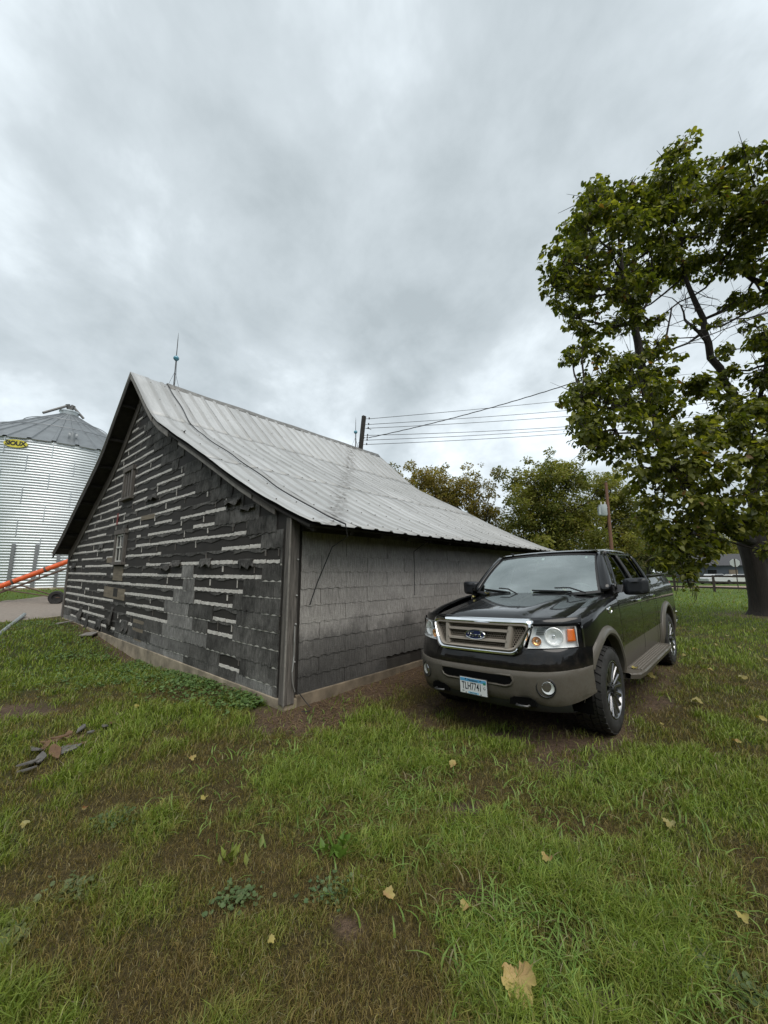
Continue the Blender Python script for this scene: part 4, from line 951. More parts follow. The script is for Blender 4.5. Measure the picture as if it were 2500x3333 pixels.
for sgn in (1, -1):
    fw_ = [(-1.80, 1.375), (-2.72, 1.375), (-2.72, 1.815), (-2.30, 1.815)]; rw_ = [(-2.80, 1.375), (-3.62, 1.375), (-3.60, 1.80), (-2.80, 1.815)]
    for nm, q_, mt in (('front_side_window', fw_, M_SG), ('rear_side_window', rw_, M_PG)):
        G = []
        for t in np.linspace(0, 1, 8):
            a_ = np.array(q_[0]) * (1 - t) + np.array(q_[3]) * t; b_ = np.array(q_[1]) * (1 - t) + np.array(q_[2]) * t
            G.append([gh(*(a_ * (1 - s) + b_ * s), sgn, -0.008) for s in np.linspace(0, 1, 6)])
        MB().grid(G, flip=sgn < 0).build(nm, mt, truck, smooth=60)
    def pill(name, A, B, mat=M_BLK, o_=0.0):
        n = 8; G = [[gh(*(np.array(A[0]) * (1 - t) + np.array(A[1]) * t), sgn, o_), gh(*(np.array(B[0]) * (1 - t) + np.array(B[1]) * t), sgn, o_)] for t in np.linspace(0, 1, n)]
        MB().grid(G, flip=sgn < 0).build(name, mat, truck, smooth=60, solid=0.03)
    pill('door_frame', [(-1.72, 1.375), (-2.26, 1.845)], [(-1.81, 1.375), (-2.31, 1.81)])
    pill('roof_rail', [(-2.24, 1.85), (-3.74, 1.835)], [(-2.29, 1.808), (-3.66, 1.795)])
    pill('centre_pillar', [(-2.715, 1.375), (-2.715, 1.82)], [(-2.805, 1.375), (-2.805, 1.82)], M_BPL, -0.003)
    pill('rear_pillar', [(-3.615, 1.37), (-3.595, 1.82)], [(-3.86, 1.37), (-3.76, 1.82)])
    # windscreen pillar
    mb = MB(); G = []
    for b_ in np.linspace(0, 1, 9):
        p = ws(0.975 * sgn, b_); q_ = Vector(gh(-1.69 - 0.56 * b_, 1.375 + 0.47 * b_, sgn, 0.006)); mid = (p + q_) / 2 + Vector((0.03, 0.022 * sgn, 0.012)); G.append([p, mid, q_])
    mb.grid(G, flip=sgn < 0).build('windscreen_pillar', M_BLK, truck, smooth=60, solid=0.02)
    pill('belt_moulding', [(-1.70, 1.366), (-3.66, 1.366)], [(-1.70, 1.384), (-3.66, 1.384)], M_BPL, 0.008)
    # mirror
    mr = MB(); G = []
    for t, sc2 in ((0, .55), (.08, .85), (.3, 1.0), (.75, 1.0), (.93, .9), (1.0, .7)):
        x = -1.80 - 0.15 * t
        row = [(x - 0.04 * abs(c_), (1.135 + c_ * 0.135 * sc2 * (1 if abs(c_) < .99 else .98)) * sgn, 1.405 + d_ * 0.100 * sc2 + 0.006 * c_) for c_, d_ in [(math.copysign(abs(math.cos(a)) ** 0.42, math.cos(a)), math.copysign(abs(math.sin(a)) ** 0.42, math.sin(a))) for a in np.linspace(0, 2 * math.pi, 29)]]
        G.append(row)
    mr.grid(G); mr.add(G[0][:-1], [tuple(range(28))]); mi = mr.build('mirror', simple('mirror_shell', (0.022, 0.024, 0.028), 0.42), truck, smooth=50)
    MB().box((-1.955, 1.14 * sgn, 1.395), (0.008, 0.21, 0.145)).build('mirror_glass', M_CHR, mi, bevel=0.01)
    MB().prism([(-1.72, 1.34), (-1.98, 1.34), (-1.96, 1.40), (-1.84, 1.43)], lambda x, z, d: (x, d * sgn, z), 0.90, 1.02).build('mirror_arm', M_BPL, mi, bevel=0.01)
# inside
MB().grid([[(x, y, z) for y in np.linspace(-0.84, 0.84, 9)] for x, z in ((-1.60, 1.30), (-1.85, 1.31), (-2.0, 1.27), (-2.05, 1.0))]).build('dashboard', M_INTD, truck, smooth=50)
for y in (-0.42, 0.42):
    mb = MB(); mb.box((-2.75, y, 0.95), (0.55, 0.52, 0.18)); mb.box((-3.02, y, 1.30), (0.16, 0.50, 0.62), Matrix.Rotation(rad(-12), 3, 'Y')); mb.box((-3.10, y, 1.66), (0.10, 0.26, 0.18)); mb.build('seat', M_INT, truck, bevel=0.04, seg=3)
sw = MB(); M_ = Matrix.Translation((-2.20, 0.42, 1.27)) @ Matrix.Rotation(rad(-62), 4, 'Y')
sw.lathe([(0.19 + 0.014 * math.cos(a), 0.014 * math.sin(a)) for a in np.linspace(0, 2 * math.pi, 8, endpoint=False)], M_, 28, closed=True); sw.box(M_ @ Vector((0, 0, 0)), (0.03, 0.36, 0.06), (Matrix.Rotation(rad(-62), 3, 'Y')) @ Matrix.Rotation(rad(90), 3, 'Y')); sw.build('steering_wheel', M_INTD, truck, smooth=50)
MB().box((-2.17, 0.0, 1.765), (0.05, 0.24, 0.07)).build('rear_view_mirror', M_BPL, truck, bevel=0.015)
MB().box((-2.6, 0, 0.72), (2.5, 1.7, 0.05)).build('cab_floor', M_VOID, truck); MB().box((-3.79, 0, 1.10), (0.04, 1.8, 0.62)).build('cab_back', M_BLK, truck); MB().box((-3.745, 0, 1.60), (0.03, 1.3, 0.36)).build('rear_window', M_PG, truck); MB().box((-3.77, 0, 1.82), (0.04, 1.42, 0.10)).build('cab_back', M_BLK, truck)
M_STK = simple('sticker_white', (0.7, 0.72, 0.72), 0.5)
for a, b_, sz in ((0.02, 0.86, 0.035), (0.80, 0.88, 0.028)): p = ws(a, b_); MB().box(p - Vector((0.012, 0, 0.004)), (0.004, sz, sz), Matrix.Rotation(rad(-38), 3, 'Y')).build('sticker', M_STK, truck)
for y0, y1 in ((0.70, 0.05), (-0.10, -0.72)):
    P0 = ws(y0 / 0.86, 0.0) + Vector((0.06, 0, 0.02)); P1 = ws((y0 * 0.45 + y1 * 0.55) / 0.86, 0.10) + Vector((0.02, 0, 0.035)); wp = MB().tube([P0, (P0 + P1) / 2 + Vector((0, 0, 0.03)), P1], 0.009, 6).build('wiper', M_BPL, truck)
    B0, B1 = ws((y0 * 0.75 + y1 * 0.25) / 0.86, 0.045) + Vector((0.012, 0, 0.016)), ws(y1 / 0.86, 0.085) + Vector((0.012, 0, 0.016)); MB().bar(B0, B1, 0.02, 0.018).build('blade', M_BPL, wp)
# ---- bed, tailgate, rear bumper
mb = MB(); mb.box((-4.75, 0, 0.88), (1.66, 1.70, 0.04)); mb.box((-3.92, 0, 1.14), (0.04, 1.74, 0.56)); mb.build('bed_floor', M_BPL, truck)
MB().box((-5.585, 0, 1.13), (0.06, 1.74, 0.70)).build('tailgate', M_BLK, truck, bevel=0.012)
for sgn in (1, -1): MB().box((-4.75, 0.925 * sgn, 1.488), (1.70, 0.075, 0.02)).build('bed_rail_cap', simple('rail_cap', (0.05, 0.05, 0.05), 0.28), truck, bevel=0.006)
for sgn in (1, -1): MB().box((-5.605, 0.90 * sgn, 1.12), (0.05, 0.14, 0.44)).build('tail_lamp', simple('tail_lamp_red', (0.25, 0.01, 0.01), 0.15, coat=1.0), truck, bevel=0.015)
MB().grid([[(x, y * k_, z) for x, z, k_ in ((-5.62, .78, 1), (-5.74, .77, 1), (-5.78, .72, .99), (-5.77, .60, .98), (-5.68, .55, .97))] for y in np.linspace(-1.0, 1.0, 15)]).build('rear_bumper', M_CHR, truck, smooth=40, solid=0.02)
# chassis
mb = MB()
for y in (-0.45, 0.45): mb.box((-2.9, y, 0.52), (5.0, 0.10, 0.16))
for x in XW: mb.tube([(x, -0.8, WZ), (x, 0.8, WZ)], 0.05, 10)
mb.box((-0.55, 0, 0.48), (0.4, 1.2, 0.16)); mb.box((-2.9, 0, 0.62), (4.6, 1.3, 0.1)); mb.build('chassis', M_VOID, truck)
# ---- wheels
def wheel_parts():
    """meshes of one wheel; axis along local z (outer face +z at 0)"""
    ty = MB(); W_ = 0.28
    prof_ = [(0.272, -0.012), (0.285, 0.004), (0.33, 0.012), (0.375, 0.006), (0.400, -0.012), (0.408, -0.03), (0.408, -W_ + 0.03), (0.40, -W_ + 0.012), (0.33, -W_ - 0.01), (0.27, -W_ + 0.02)]
    ty.lathe(prof_, None, 48, cap=False)
    tyre = ty.mesh('tyre', M_TYRE, 30)
    tr = MB(); nb = 34
    for k in range(nb):
        a = 2 * math.pi * k / nb
        for w0, w1, da, sk in ((-0.006, -0.060, 0.0, 0.03), (-0.072, -0.132, 0.5, -0.03), (-0.148, -0.208, 0.0, 0.03), (-0.220, -0.276, 0.5, -0.03)):
            a0 = a + da * 2 * math.pi / nb; d = 2 * math.pi / nb * 0.40; ri, ro = 0.402, 0.422; V_ = []
            for r in (ri, ro):
                for t, w_, s_ in ((-d, w0, sk), (d, w0, sk), (d, w1, -sk), (-d, w1, -sk)):
                    rr_ = r if not (w0 > -0.01 and w_ == w0 and r == ro) else r - 0.010
                    V_.append((rr_ * math.cos(a0 + t + s_), rr_ * math.sin(a0 + t + s_), w_))
            tr.add(V_, [(4, 5, 6, 7), (0, 1, 5, 4), (1, 2, 6, 5), (2, 3, 7, 6), (3, 0, 4, 7)])
    tread = tr.mesh('tread', M_TYRE)
    rm = MB(); rm.lathe([(0.274, -0.010), (0.278, 0.004), (0.268, 0.006), (0.258, -0.004), (0.250, -0.03), (0.244, -0.10), (0.240, -0.22)], None, 48, cap=False); rim = rm.mesh('rim', M_RIM, 40)
    sp_ = MB(); nS = 8
    for k in range(nS):
        for e in (-1, 1):
            a = 2 * math.pi * k / nS + e * 0.05; ao = 2 * math.pi * k / nS + e * 0.19
            p0 = Vector((0.055 * math.cos(a), 0.055 * math.sin(a), -0.030)); p1 = Vector((0.256 * math.cos(ao), 0.256 * math.sin(ao), -0.008)); d = (p1 - p0).normalized(); n_ = Vector((-d.y, d.x, 0)).normalized()
            V_ = []
            for p, wd, dp in ((p0, 0.012, 0.045), (p1, 0.020, 0.035)): V_ += [p - n_ * wd, p + n_ * wd, p + n_ * wd * 0.6 + Vector((0, 0, 0.010)), p - n_ * wd * 0.6 + Vector((0, 0, 0.010)), p - n_ * wd - Vector((0, 0, dp)), p + n_ * wd - Vector((0, 0, dp))]
            sp_.add(V_, [(3, 2, 8, 9), (2, 1, 7, 8), (0, 3, 9, 6), (1, 5, 11, 7), (4, 0, 6, 10)])
    spokes = sp_.mesh('spoke_set', M_RIM)
    hb = MB(); hb.lathe([(0.075, -0.06), (0.075, -0.025), (0.066, -0.016), (0.045, -0.012), (0.042, 0.004), (0.032, 0.010), (0.0, 0.011)], None, 28, cap=False)
    for k in range(6): hb.lathe([(0.009, -0.02), (0.009, -0.004), (0.004, 0.0)], Matrix.Translation((0.060 * math.cos(k * math.pi / 3), 0.060 * math.sin(k * math.pi / 3), 0)), 8)
    hub = hb.mesh('hub_cap', M_RIMD, 40)
    bk = MB(); bk.lathe([(0.24, -0.12), (0.17, -0.11), (0.168, -0.10), (0.0, -0.10)], None, 32, cap=False); disc = bk.mesh('brake_disc', simple('brake_grey', (0.05, 0.048, 0.046), 0.5, 0.6), 40)
    return tyre, tread, rim, spokes, hub, disc
WPARTS = wheel_parts()
for xw in XW:
    for sgn in (1, -1):
        M_ = Matrix.Translation((xw, 1.0 * sgn, WZ)) @ Matrix.Rotation(rad(-90 * sgn), 4, 'X') @ Matrix.Rotation(0.35 + xw, 4, 'Z')
        wo = link('wheel', WPARTS[2], truck); wo.matrix_local = M_
        for nm, me in zip(('tyre', 'tread', 'spoke_set', 'hub_cap', 'brake_disc'), (WPARTS[0], WPARTS[1], WPARTS[3], WPARTS[4], WPARTS[5])): link(nm, me, wo)
# ---- number plate
def text_mesh(name, s, size, mat, sx=1.0, shear=0.0, bold=0.0, spacing=1.0):
    cu = bpy.data.curves.new(name, 'FONT'); cu.body = s; cu.size = size; cu.align_x = 'CENTER'; cu.align_y = 'CENTER'; cu.shear = shear; cu.offset = bold; cu.space_character = spacing; cu.resolution_u = 4; cu.extrude = 0.0006
    to = bpy.data.objects.new(name, cu); COL.objects.link(to); dg = bpy.context.evaluated_depsgraph_get(); dg.update(); me = bpy.data.meshes.new_from_object(to.evaluated_get(dg)); bpy.data.objects.remove(to)
    me.transform(Matrix.Diagonal((sx, 1, 1, 1))); me.materials.clear(); me.materials.append(mat); me.name = name; return me
PX = 0.066; PM = Matrix.Translation((PX, -0.008, 0.512)) @ Matrix.Rotation(rad(90), 4, 'Z') @ Matrix.Rotation(rad(90), 4, 'X') @ Matrix.Rotation(rad(-0.6), 4, 'Z')
mb = MB(); mb.box((0, 0, 0), (0.305, 0.153, 0.003)); pl = mb.build('number_plate', simple('plate_white', (0.72, 0.74, 0.75), 0.35), truck, bevel=0.0); pl.matrix_local = PM
def onplate(me, nm, x, y, z=0.0022): o_ = link(nm, me, pl); o_.matrix_local = Matrix.Translation((x, y, z)); return o_
M_PB = simple('plate_blue', (0.10, 0.36, 0.62), 0.4); M_PT = simple('plate_ink', (0.015, 0.02, 0.03), 0.5); M_PL2 = simple('plate_pale_blue', (0.30, 0.58, 0.78), 0.4); M_GRN = simple('sticker_green', (0.02, 0.22, 0.12), 0.5)
onplate(MB().box((0, 0, 0), (0.296, 0.030, 0.001)).mesh('band', M_PB), 'top_band', 0, 0.055, 0.0018)
onplate(MB().box((0, 0, 0), (0.12, 0.018, 0.001)).mesh('band', M_PL2), 'bottom_band', 0.0, -0.064, 0.0018)
onplate(MB().box((0, 0, 0), (0.026, 0.020, 0.0012)).mesh('stk', M_GRN), 'renewal_sticker', 0.128, 0.040, 0.0024)
onplate(text_mesh('state_text', 'Minnesota', 0.028, M_PT, 1.0, 0.2), 'state_text', -0.005, 0.055, 0.003)
onplate(text_mesh('serial', 'TLH7741', 0.098, M_PT, 0.60, 0, 0.001, 1.02), 'serial_text', -0.018, -0.006)
onplate(text_mesh('class_letter', 'G', 0.036, M_PT), 'class_letter', 0.126, -0.004); onplate(text_mesh('slogan', 'Farm Truck', 0.017, M_PT), 'slogan_text', 0.0, -0.064, 0.003)
onplate(text_mesh('month', 'FEB', 0.014, M_PT), 'month_text', -0.118, -0.056)
mb = MB()
for x in (-0.085, 0.085):
    for y in (0.062, -0.069): mb.lathe([(0.006, 0.0015), (0.006, 0.004), (0.0, 0.005)], Matrix.Translation((x, y, 0)), 8, cap=False)
onplate(mb.mesh('bolts', M_BPL), 'bolts', 0, 0, 0.001)
mb = MB(); mb.box((0, 0, -0.004), (0.322, 0.17, 0.004)); onplate(mb.mesh('backing', M_BPL), 'plate_backing', 0, 0, 0)
# ------------------------------------------------------------------ grain bin
m, nt, b = nodes('galvanised_steel')
p = nz(nt, 0.5, 4, 0.55); q_ = nz(nt, 12, 3, 0.6)
sin_(nt, b, 'Base Color', mixc(nt, 0.4, rmp(nt, p, [(0.3, (0.50, 0.54, 0.56)), (0.7, (0.66, 0.70, 0.72))]), rmp(nt, q_, [(0.3, 0.8), (0.7, 1.1)]), 'MULTIPLY')); b.inputs['Metallic'].default_value = 0.55; b.inputs['Roughness'].default_value = 0.4
M_GALV = m
M_GROOF = simple('bin_roof_steel', (0.20, 0.215, 0.225), 0.45, 0.5, var=0.2, scale=2)
M_GALVD = simple('galvanised_rib', (0.30, 0.31, 0.32), 0.4, 0.7)
BC = Vector((BIN_C[0], BIN_C[1], BIN_Z)); grain = empty('grain_bin', T3(BC), 'corrugated galvanised grain bin with cone roof beside the barn', 'grain bin')
EH = 9.15
pr_ = []; z = 0.0; nc = 54
for k in range(nc * 6 + 1): pr_.append((BIN_R + 0.015 * math.cos(2 * math.pi * k / 6), EH * k / (nc * 6)))
MB().lathe(pr_, None, 96, cap=False).build('corrugated_wall', M_GALV, grain, smooth=60)
MB().lathe([(BIN_R + 0.25, -0.5), (BIN_R + 0.25, 0.02), (BIN_R - 0.3, 0.03)], None, 64, cap=False).build('concrete_pad', M_CONC, grain)
AH = 13.4; NP = 40
for k in range(NP):
    a0, a1 = 2 * math.pi * k / NP, 2 * math.pi * (k + 1) / NP; mb = MB(); G = []
    for t in np.linspace(0, 1, 7):
        r = (BIN_R + 0.12) * (1 - t) + 0.55 * t; z = EH - 0.04 + (AH - EH) * t; row = []
        for s, h in ((0, 0.09), (0.07, 0.09), (0.12, 0.0), (0.5, 0.0), (0.88, 0.0), (0.93, 0.09), (1, 0.09)):
            a = a0 + (a1 - a0) * s; st_ = 0.022 * (math.sin(t * 6 * math.pi) > 0.6) * (h == 0); row.append((r * math.cos(a), r * math.sin(a), z + h * (0.4 + 0.6 * (1 - t)) + st_))
        G.append(row)
    mb.grid(G).build('roof_panel', M_GROOF, grain, smooth=30)
def binpt(a, r, z): return Vector((r * math.cos(a), r * math.sin(a), z))
for fr_ in (0.42, 0.70):      # roof walk rings
    r = (BIN_R + 0.12) * (1 - fr_) + 0.55 * fr_; z = EH + (AH - EH) * fr_ + 0.10
    MB().tube([binpt(a, r, z) for a in np.linspace(0, 2 * math.pi, 61)], 0.03, 5, cap=False).build('roof_ring', M_GALVD, grain)
MB().lathe([(0.58, AH - 0.1), (0.62, AH + 0.18), (0.66, AH + 0.20), (0.66, AH + 0.30), (0.10, AH + 0.42)], None, 28).build('fill_cap', M_GALV, grain, smooth=30)
face = math.atan2(-BIN_C[1], -BIN_C[0])     # direction from the bin to the viewer
rs = random.Random(2)
for k in range(44):
    a = 2 * math.pi * (k + 0.3) / 44
    MB().bar(binpt(a, BIN_R + 0.07, 0), binpt(a, BIN_R + 0.07, 2.6 if k % 1 == 0 else 3), 0.16, 0.09, upv=tuple(binpt(a, 1, 0))).build('stiffener', M_GALVD, grain)
for da in (-0.62, 0.05, 0.40, 0.8, -1.3, 1.6):
    a = face + da; r = BIN_R - 0.9; z = EH + (AH - EH) * 0.13; Mv = Matrix.Translation(binpt(a, r, z)) @ Matrix.Rotation(a, 4, 'Z')
    mb = MB(); G = []
    for t in np.linspace(0, rad(100), 7): G.append([Mv @ Vector((-0.30 + 0.42 * math.sin(t) , w_ * 0.24, 0.25 + 0.40 * math.cos(t))) for w_ in (-1, 1)])
    mb.grid(G); mb.lathe([(0.24, -0.1), (0.24, 0.35), (0.22, 0.5), (0.1, 0.6)], Mv @ Matrix.Translation((-0.1, 0, 0)), 14); mb.build('roof_vent', M_GROOF, grain, smooth=40)
# spouts reaching the cap
for a, L_, el in ((face - 1.15, 1.9, 38), (face + 1.35, 1.1, 48)):
    d = binpt(a, math.cos(rad(el)), -math.sin(rad(el))); p0 = Vector((0, 0, AH + 0.75)) + binpt(a, 0.2, 0)
    mb = MB(); mb.tube([p0, p0 + d * L_], 0.09, 10); mb.tube([p0 + Vector((0, 0, 0.12)), Vector((0, 0, AH + 0.35))], [0.16, 0.14], 10); mb.build('filling_spout', simple('spout_steel', (0.16, 0.155, 0.15), 0.5, 0.6), grain, smooth=40)
# sheet joints: vertical bolt seams
mb = MB()
for lev in range(9):
    for k in range(20):
        a = 2 * math.pi * (k + 0.5 * (lev % 2)) / 20; mb.bar(binpt(a, BIN_R + 0.032, lev * EH / 9), binpt(a, BIN_R + 0.032, (lev + 1) * EH / 9), 0.035, 0.012, upv=tuple(binpt(a, 1, 0)))
tag(mb.build('bolt_seams', M_GALV, grain), kind='stuff')
# yellow oval sign below the eave
def bin_az(u, v):        # azimuth on the bin wall hit by that bearing
    r = ray(u, v)[:2]; r = r / np.linalg.norm(r); c = BIN_C @ r; h = math.sqrt(max(0, BIN_R ** 2 - (BIN_C @ BIN_C - c * c))); p = r * (c - h) - BIN_C; return math.atan2(p[1], p[0])
sa = bin_az(54, 1433); M_YEL = simple('sign_yellow', (0.62, 0.55, 0.06), 0.5, var=0.12, scale=4)
SW, SH = 0.58, 0.25; zs = EH - 0.42
def signpt(x, z, o_): return binpt(sa + x / BIN_R, BIN_R + 0.05 + o_, zs + z)
oval = [(SW * math.cos(t), SH * math.sin(t)) for t in np.linspace(0, 2 * math.pi, 36, endpoint=False)]
mb = MB(); mb.prism(oval, lambda a, b_, d: signpt(a, b_, d), 0.0, 0.02); sgn_o = mb.build('oval_sign', M_YEL, grain)
me = text_mesh('lettering', 'SIOUX', 0.37, simple('sign_black', (0.015, 0.015, 0.015), 0.5), 0.92, 0, 0.016, 0.95)
co = np.empty(len(me.vertices) * 3, np.float32); me.vertices.foreach_get('co', co); co = co.reshape(-1, 3)
co2 = np.array([signpt(-(-x), y, 0.026 + z * 4) for x, y, z in co]); me.vertices.foreach_set('co', co2.astype(np.float32).ravel()); me.update(); link('lettering', me, sgn_o)

# ------------------------------------------------------------------ orange auger
A0, A1 = at(-330, 2030, 17.0), at(290, 1802, 21.0); dA = (A1 - A0)
M_ORG = simple('orange_enamel', (0.62, 0.10, 0.02), 0.45, var=0.25, scale=5); M_RUST = simple('rusty_steel', (0.12, 0.08, 0.06), 0.7, 0.3, var=0.4, scale=9)
foot = (A0[0], A0[1], gz1(A0[0], A0[1])); Ma = T3(foot); auger = empty('grain_auger', Ma, 'long orange grain auger on wheels in front of the grain bin', 'auger')
def seg(t): return Vector(A0 + dA * t)
mb = MB(); mb.tube([seg(0), seg(0.5), seg(1.0)], 0.125, 16); mb.build('tube', M_ORG, auger, smooth=40, world=Ma)
for t in (0.545, 0.73): mb = MB(); mb.tube([seg(t - 0.006), seg(t + 0.006)], 0.145, 16); mb.build('flange', M_RUST, auger, world=Ma)
dn = Vector((0, 0, -0.36))
mb = MB(); mb.tube([seg(0.2) + dn * 0.8, seg(0.95) + dn], 0.05, 8)
for t in (0.3, 0.5, 0.7, 0.9): mb.tube([seg(t), seg(t) + dn], 0.025, 6)
mb.build('truss', M_RUST, auger, world=Ma)
Wc = Vector(at(186, 1926, 19.5)); wz = gz1(Wc.x, Wc.y); Wc.z = wz + 0.33
mb = MB(); mb.tube([seg(0.60) + dn, Wc + Vector((0.1, 0.1, 0))], 0.035, 8); mb.tube([seg(0.50) + dn * 0.6, Wc], 0.03, 8); mb.tube([Wc - Vector((0.0, 0.0, 0)), Wc + Vector((1.5, 0.9, 0))], 0.04, 8); mb.tube([Wc + Vector((1.5, 0.9, 0)), seg(0.95) + dn], 0.035, 8); mb.build('undercarriage', M_RUST, auger, world=Ma)
for dv in (Vector((0, 0, 0)), Vector((1.5, 0.9, 0))):
    Mw = Matrix.Translation(Wc + dv) @ Matrix.Rotation(rad(90), 4, 'X') @ Matrix.Rotation(rad(25), 4, 'Y')
    mb = MB(); mb.lathe([(0.18, -0.09), (0.29, -0.10), (0.33, -0.06), (0.33, 0.06), (0.29, 0.10), (0.18, 0.09), (0.16, 0.02), (0.02, 0.02)], Mw, 24); mb.build('wheel', M_TYRE, auger, smooth=40, world=Ma)
# ------------------------------------------------------------------ pipe, planks, scraps on the lawn
P0, P1 = flat(-110, 2152), flat(77, 2012); P0[2] = gz1(*P0[:2]) + 0.05; P1[2] = gz1(*P1[:2]) + 0.10
Mp = T3(P0); pp = MB(); pp.tube([Vector(P0), Vector(P0 + (P1 - P0) * .5), Vector(P1)], 0.055, 14); pp.tube([Vector(P1 - (P1 - P0) * .012), Vector(P1)], 0.062, 14)
tag(pp.build('steel_pipe', simple('pipe_galv', (0.30, 0.33, 0.33), 0.45, 0.5, var=0.2), smooth=40), 'long grey steel pipe lying in the grass by the lane', 'pipe')
M_PLK = simple('pale_plank', (0.33, 0.29, 0.22), 0.85, var=0.3, scale=10, bmp=0.3)
for (u0, v0, u1, v1, wd, mt, lb) in ((140, 2024, 192, 2019, 0.14, M_PLK, 'pale plank lying at the far gable corner of the barn'), (184, 2047, 236, 2040, 0.12, M_WOODH, 'narrow grey plank lying at the foot of the gable'), (268, 2073, 312, 2071, 0.5, M_WOODH, 'wide grey board lying in grass at the gable foot')):
    a_, b_ = flat(u0, v0), flat(u1, v1); a_[2] = gz1(*a_[:2]) + 0.05; b_[2] = gz1(*b_[:2]) + 0.07
    tag(MB().bar(a_, b_, wd, 0.03).build('plank', mt, bevel=0.004), lb, 'plank', 'planks lying by the barn')
M_FLK = simple('scrap_grey', (0.115, 0.108, 0.10), 0.85, var=0.4, scale=12, bmp=0.4); M_FLB = simple('scrap_brown', (0.13, 0.075, 0.04), 0.9, var=0.4, scale=12, bmp=0.4)
rs = random.Random(3)
for i_, (u, v, sz, mt) in enumerate([(100, 2478, .16, 0), (135, 2465, .13, 0), (118, 2440, .15, 0), (180, 2450, .16, 1), (215, 2440, .17, 0), (245, 2425, .14, 1), (165, 2415, .15, 1), (195, 2400, .16, 1), (225, 2395, .14, 1), (150, 2430, .12, 1), (265, 2372, .13, 0), (295, 2385, .10, 0), (340, 2365, .11, 0), (365, 2355, .10, 1), (255, 2410, .12, 1), (90, 2500, .10, 0)]):
    p = flat(u, v); z = gz1(*p[:2]) + 0.03; a = rs.uniform(0, 6); n = 7; mb = MB()
    sz *= 0.48; poly = [(sz * rs.uniform(.6, 1.1) * math.cos(t) * 1.5, sz * rs.uniform(.5, 1.0) * math.sin(t) * 0.7) for t in np.linspace(0, 2 * math.pi, n, endpoint=False)]
    Mx = T3((p[0], p[1], z)) @ Matrix.Rotation(a, 4, 'Z') @ Matrix.Rotation(rs.uniform(-.35, .35), 4, 'X') @ Matrix.Rotation(rs.uniform(-.3, .3), 4, 'Y')
    mb.prism(poly, lambda a_, b_, d: (a_, b_, d + 1.2 * a_ * a_), 0, 0.012); o = mb.build('siding_scrap', M_FLB if mt else M_FLK); o.matrix_world = Mx
    tag(o, 'brown rotted siding scrap in the debris heap on the lawn' if mt else 'flat grey siding scrap in the debris heap on the lawn', 'scrap', 'siding scraps heaped on the lawn')

# ------------------------------------------------------------------ overhead wires
def wire(P, Q, sag, r, label, mat=M_WIRE, n=26, twist=0.0):
    P, Q = Vector(P), Vector(Q); pts = [P.lerp(Q, t) - Vector((0, 0, 4 * sag * t * (1 - t))) for t in np.linspace(0, 1, n)]
    if twist: pts = [p + Vector((0, 0, twist * math.sin(i * 2.2))) for i, p in enumerate(pts)]
    return tag(MB().tube(pts, r, 6).build('overhead_wire', mat, smooth=60), label, 'wire', 'wires from the barn mast')
FP = at(2680, 1400, 34.0)
ends = [(2650, 1200), (2650, 1240), (2650, 1262), (2650, 1285), (2650, 1292), (2650, 1310)]
names = ['highest', 'second highest', 'third', 'fourth', 'fifth', 'lowest']
for i_, (mi_, e_, sg) in enumerate(zip((0, 1, 2, 3, 5, 6), ends, (0.25, 0.35, 0.4, 0.6, 0.55, 0.5))):
    wire(MAST[mi_], at(e_[0], e_[1], 30.0), sg, 0.011, f'{names[i_]} thin overhead wire running from the roof mast into the tree')
wire(MAST[4] + np.array([0.05, 0, 0]), at(2640, 960, 11.5), 0.40, 0.017, 'thick twisted service cable sagging from the roof mast past the tree', n=90, twist=0.006)
# ------------------------------------------------------------------ utility pole
M_POLE = simple('brown_pole_wood', (0.17, 0.085, 0.055), 0.85, var=0.3, scale=6, bmp=0.3, stretch=(3, 3, 0.3))
pb = at(1990, 1780, 40.0); pb = np.array([pb[0], pb[1], 0.0]); Mu = T3(pb); pole = empty('utility_pole', Mu, 'brown wooden utility pole with grey transformer among the trees', 'utility pole')
PT = 11.0
MB().tube([(0, 0, -0.2), (0, 0, 5), (0, 0, PT)], [0.19, 0.17, 0.14], 12).build('pole', M_POLE, pole, smooth=40)
M_TRF = simple('transformer_grey', (0.36, 0.39, 0.40), 0.45)
tf = MB().lathe([(0.0, -0.62), (0.36, -0.60), (0.40, -0.5), (0.40, 0.5), (0.38, 0.56), (0.0, 0.60)], Matrix.Translation((-0.62, -0.1, 8.05)), 24).build('transformer', M_TRF, pole, smooth=40)
MB().box((-1.08, -0.25, 7.95), (0.22, 0.3, 0.85)).build('radiator', M_TRF, tf, bevel=0.02)
for dx in (-0.75, -0.35): MB().lathe([(0.06, 8.6), (0.09, 8.68), (0.06, 8.76), (0.08, 8.84), (0.03, 8.95)], Matrix.Translation((dx, -0.1, 0)), 10).build('bushing', simple('porcelain', (0.5, 0.48, 0.44), 0.3), tf, smooth=40)
for z in (7.75, 8.35): MB().box((-0.2, -0.05, z), (0.35, 0.12, 0.06)).build('bracket', M_TRF, pole)
MB().lathe([(0.05, 0), (0.07, 0.08), (0.03, 0.2)], Matrix.Translation((0, 0, PT)), 10).build('top_insulator', M_INS, pole)
wire(pb + np.array([0.2, 0, 7.0]), at(2400, 1610, 38), 0.15, 0.012, 'thin wire leaving the utility pole toward the large tree'); wire(pb + np.array([0.2, 0, 6.3]), at(2400, 1650, 38), 0.15, 0.012, 'lower thin wire leaving the utility pole behind the tree')

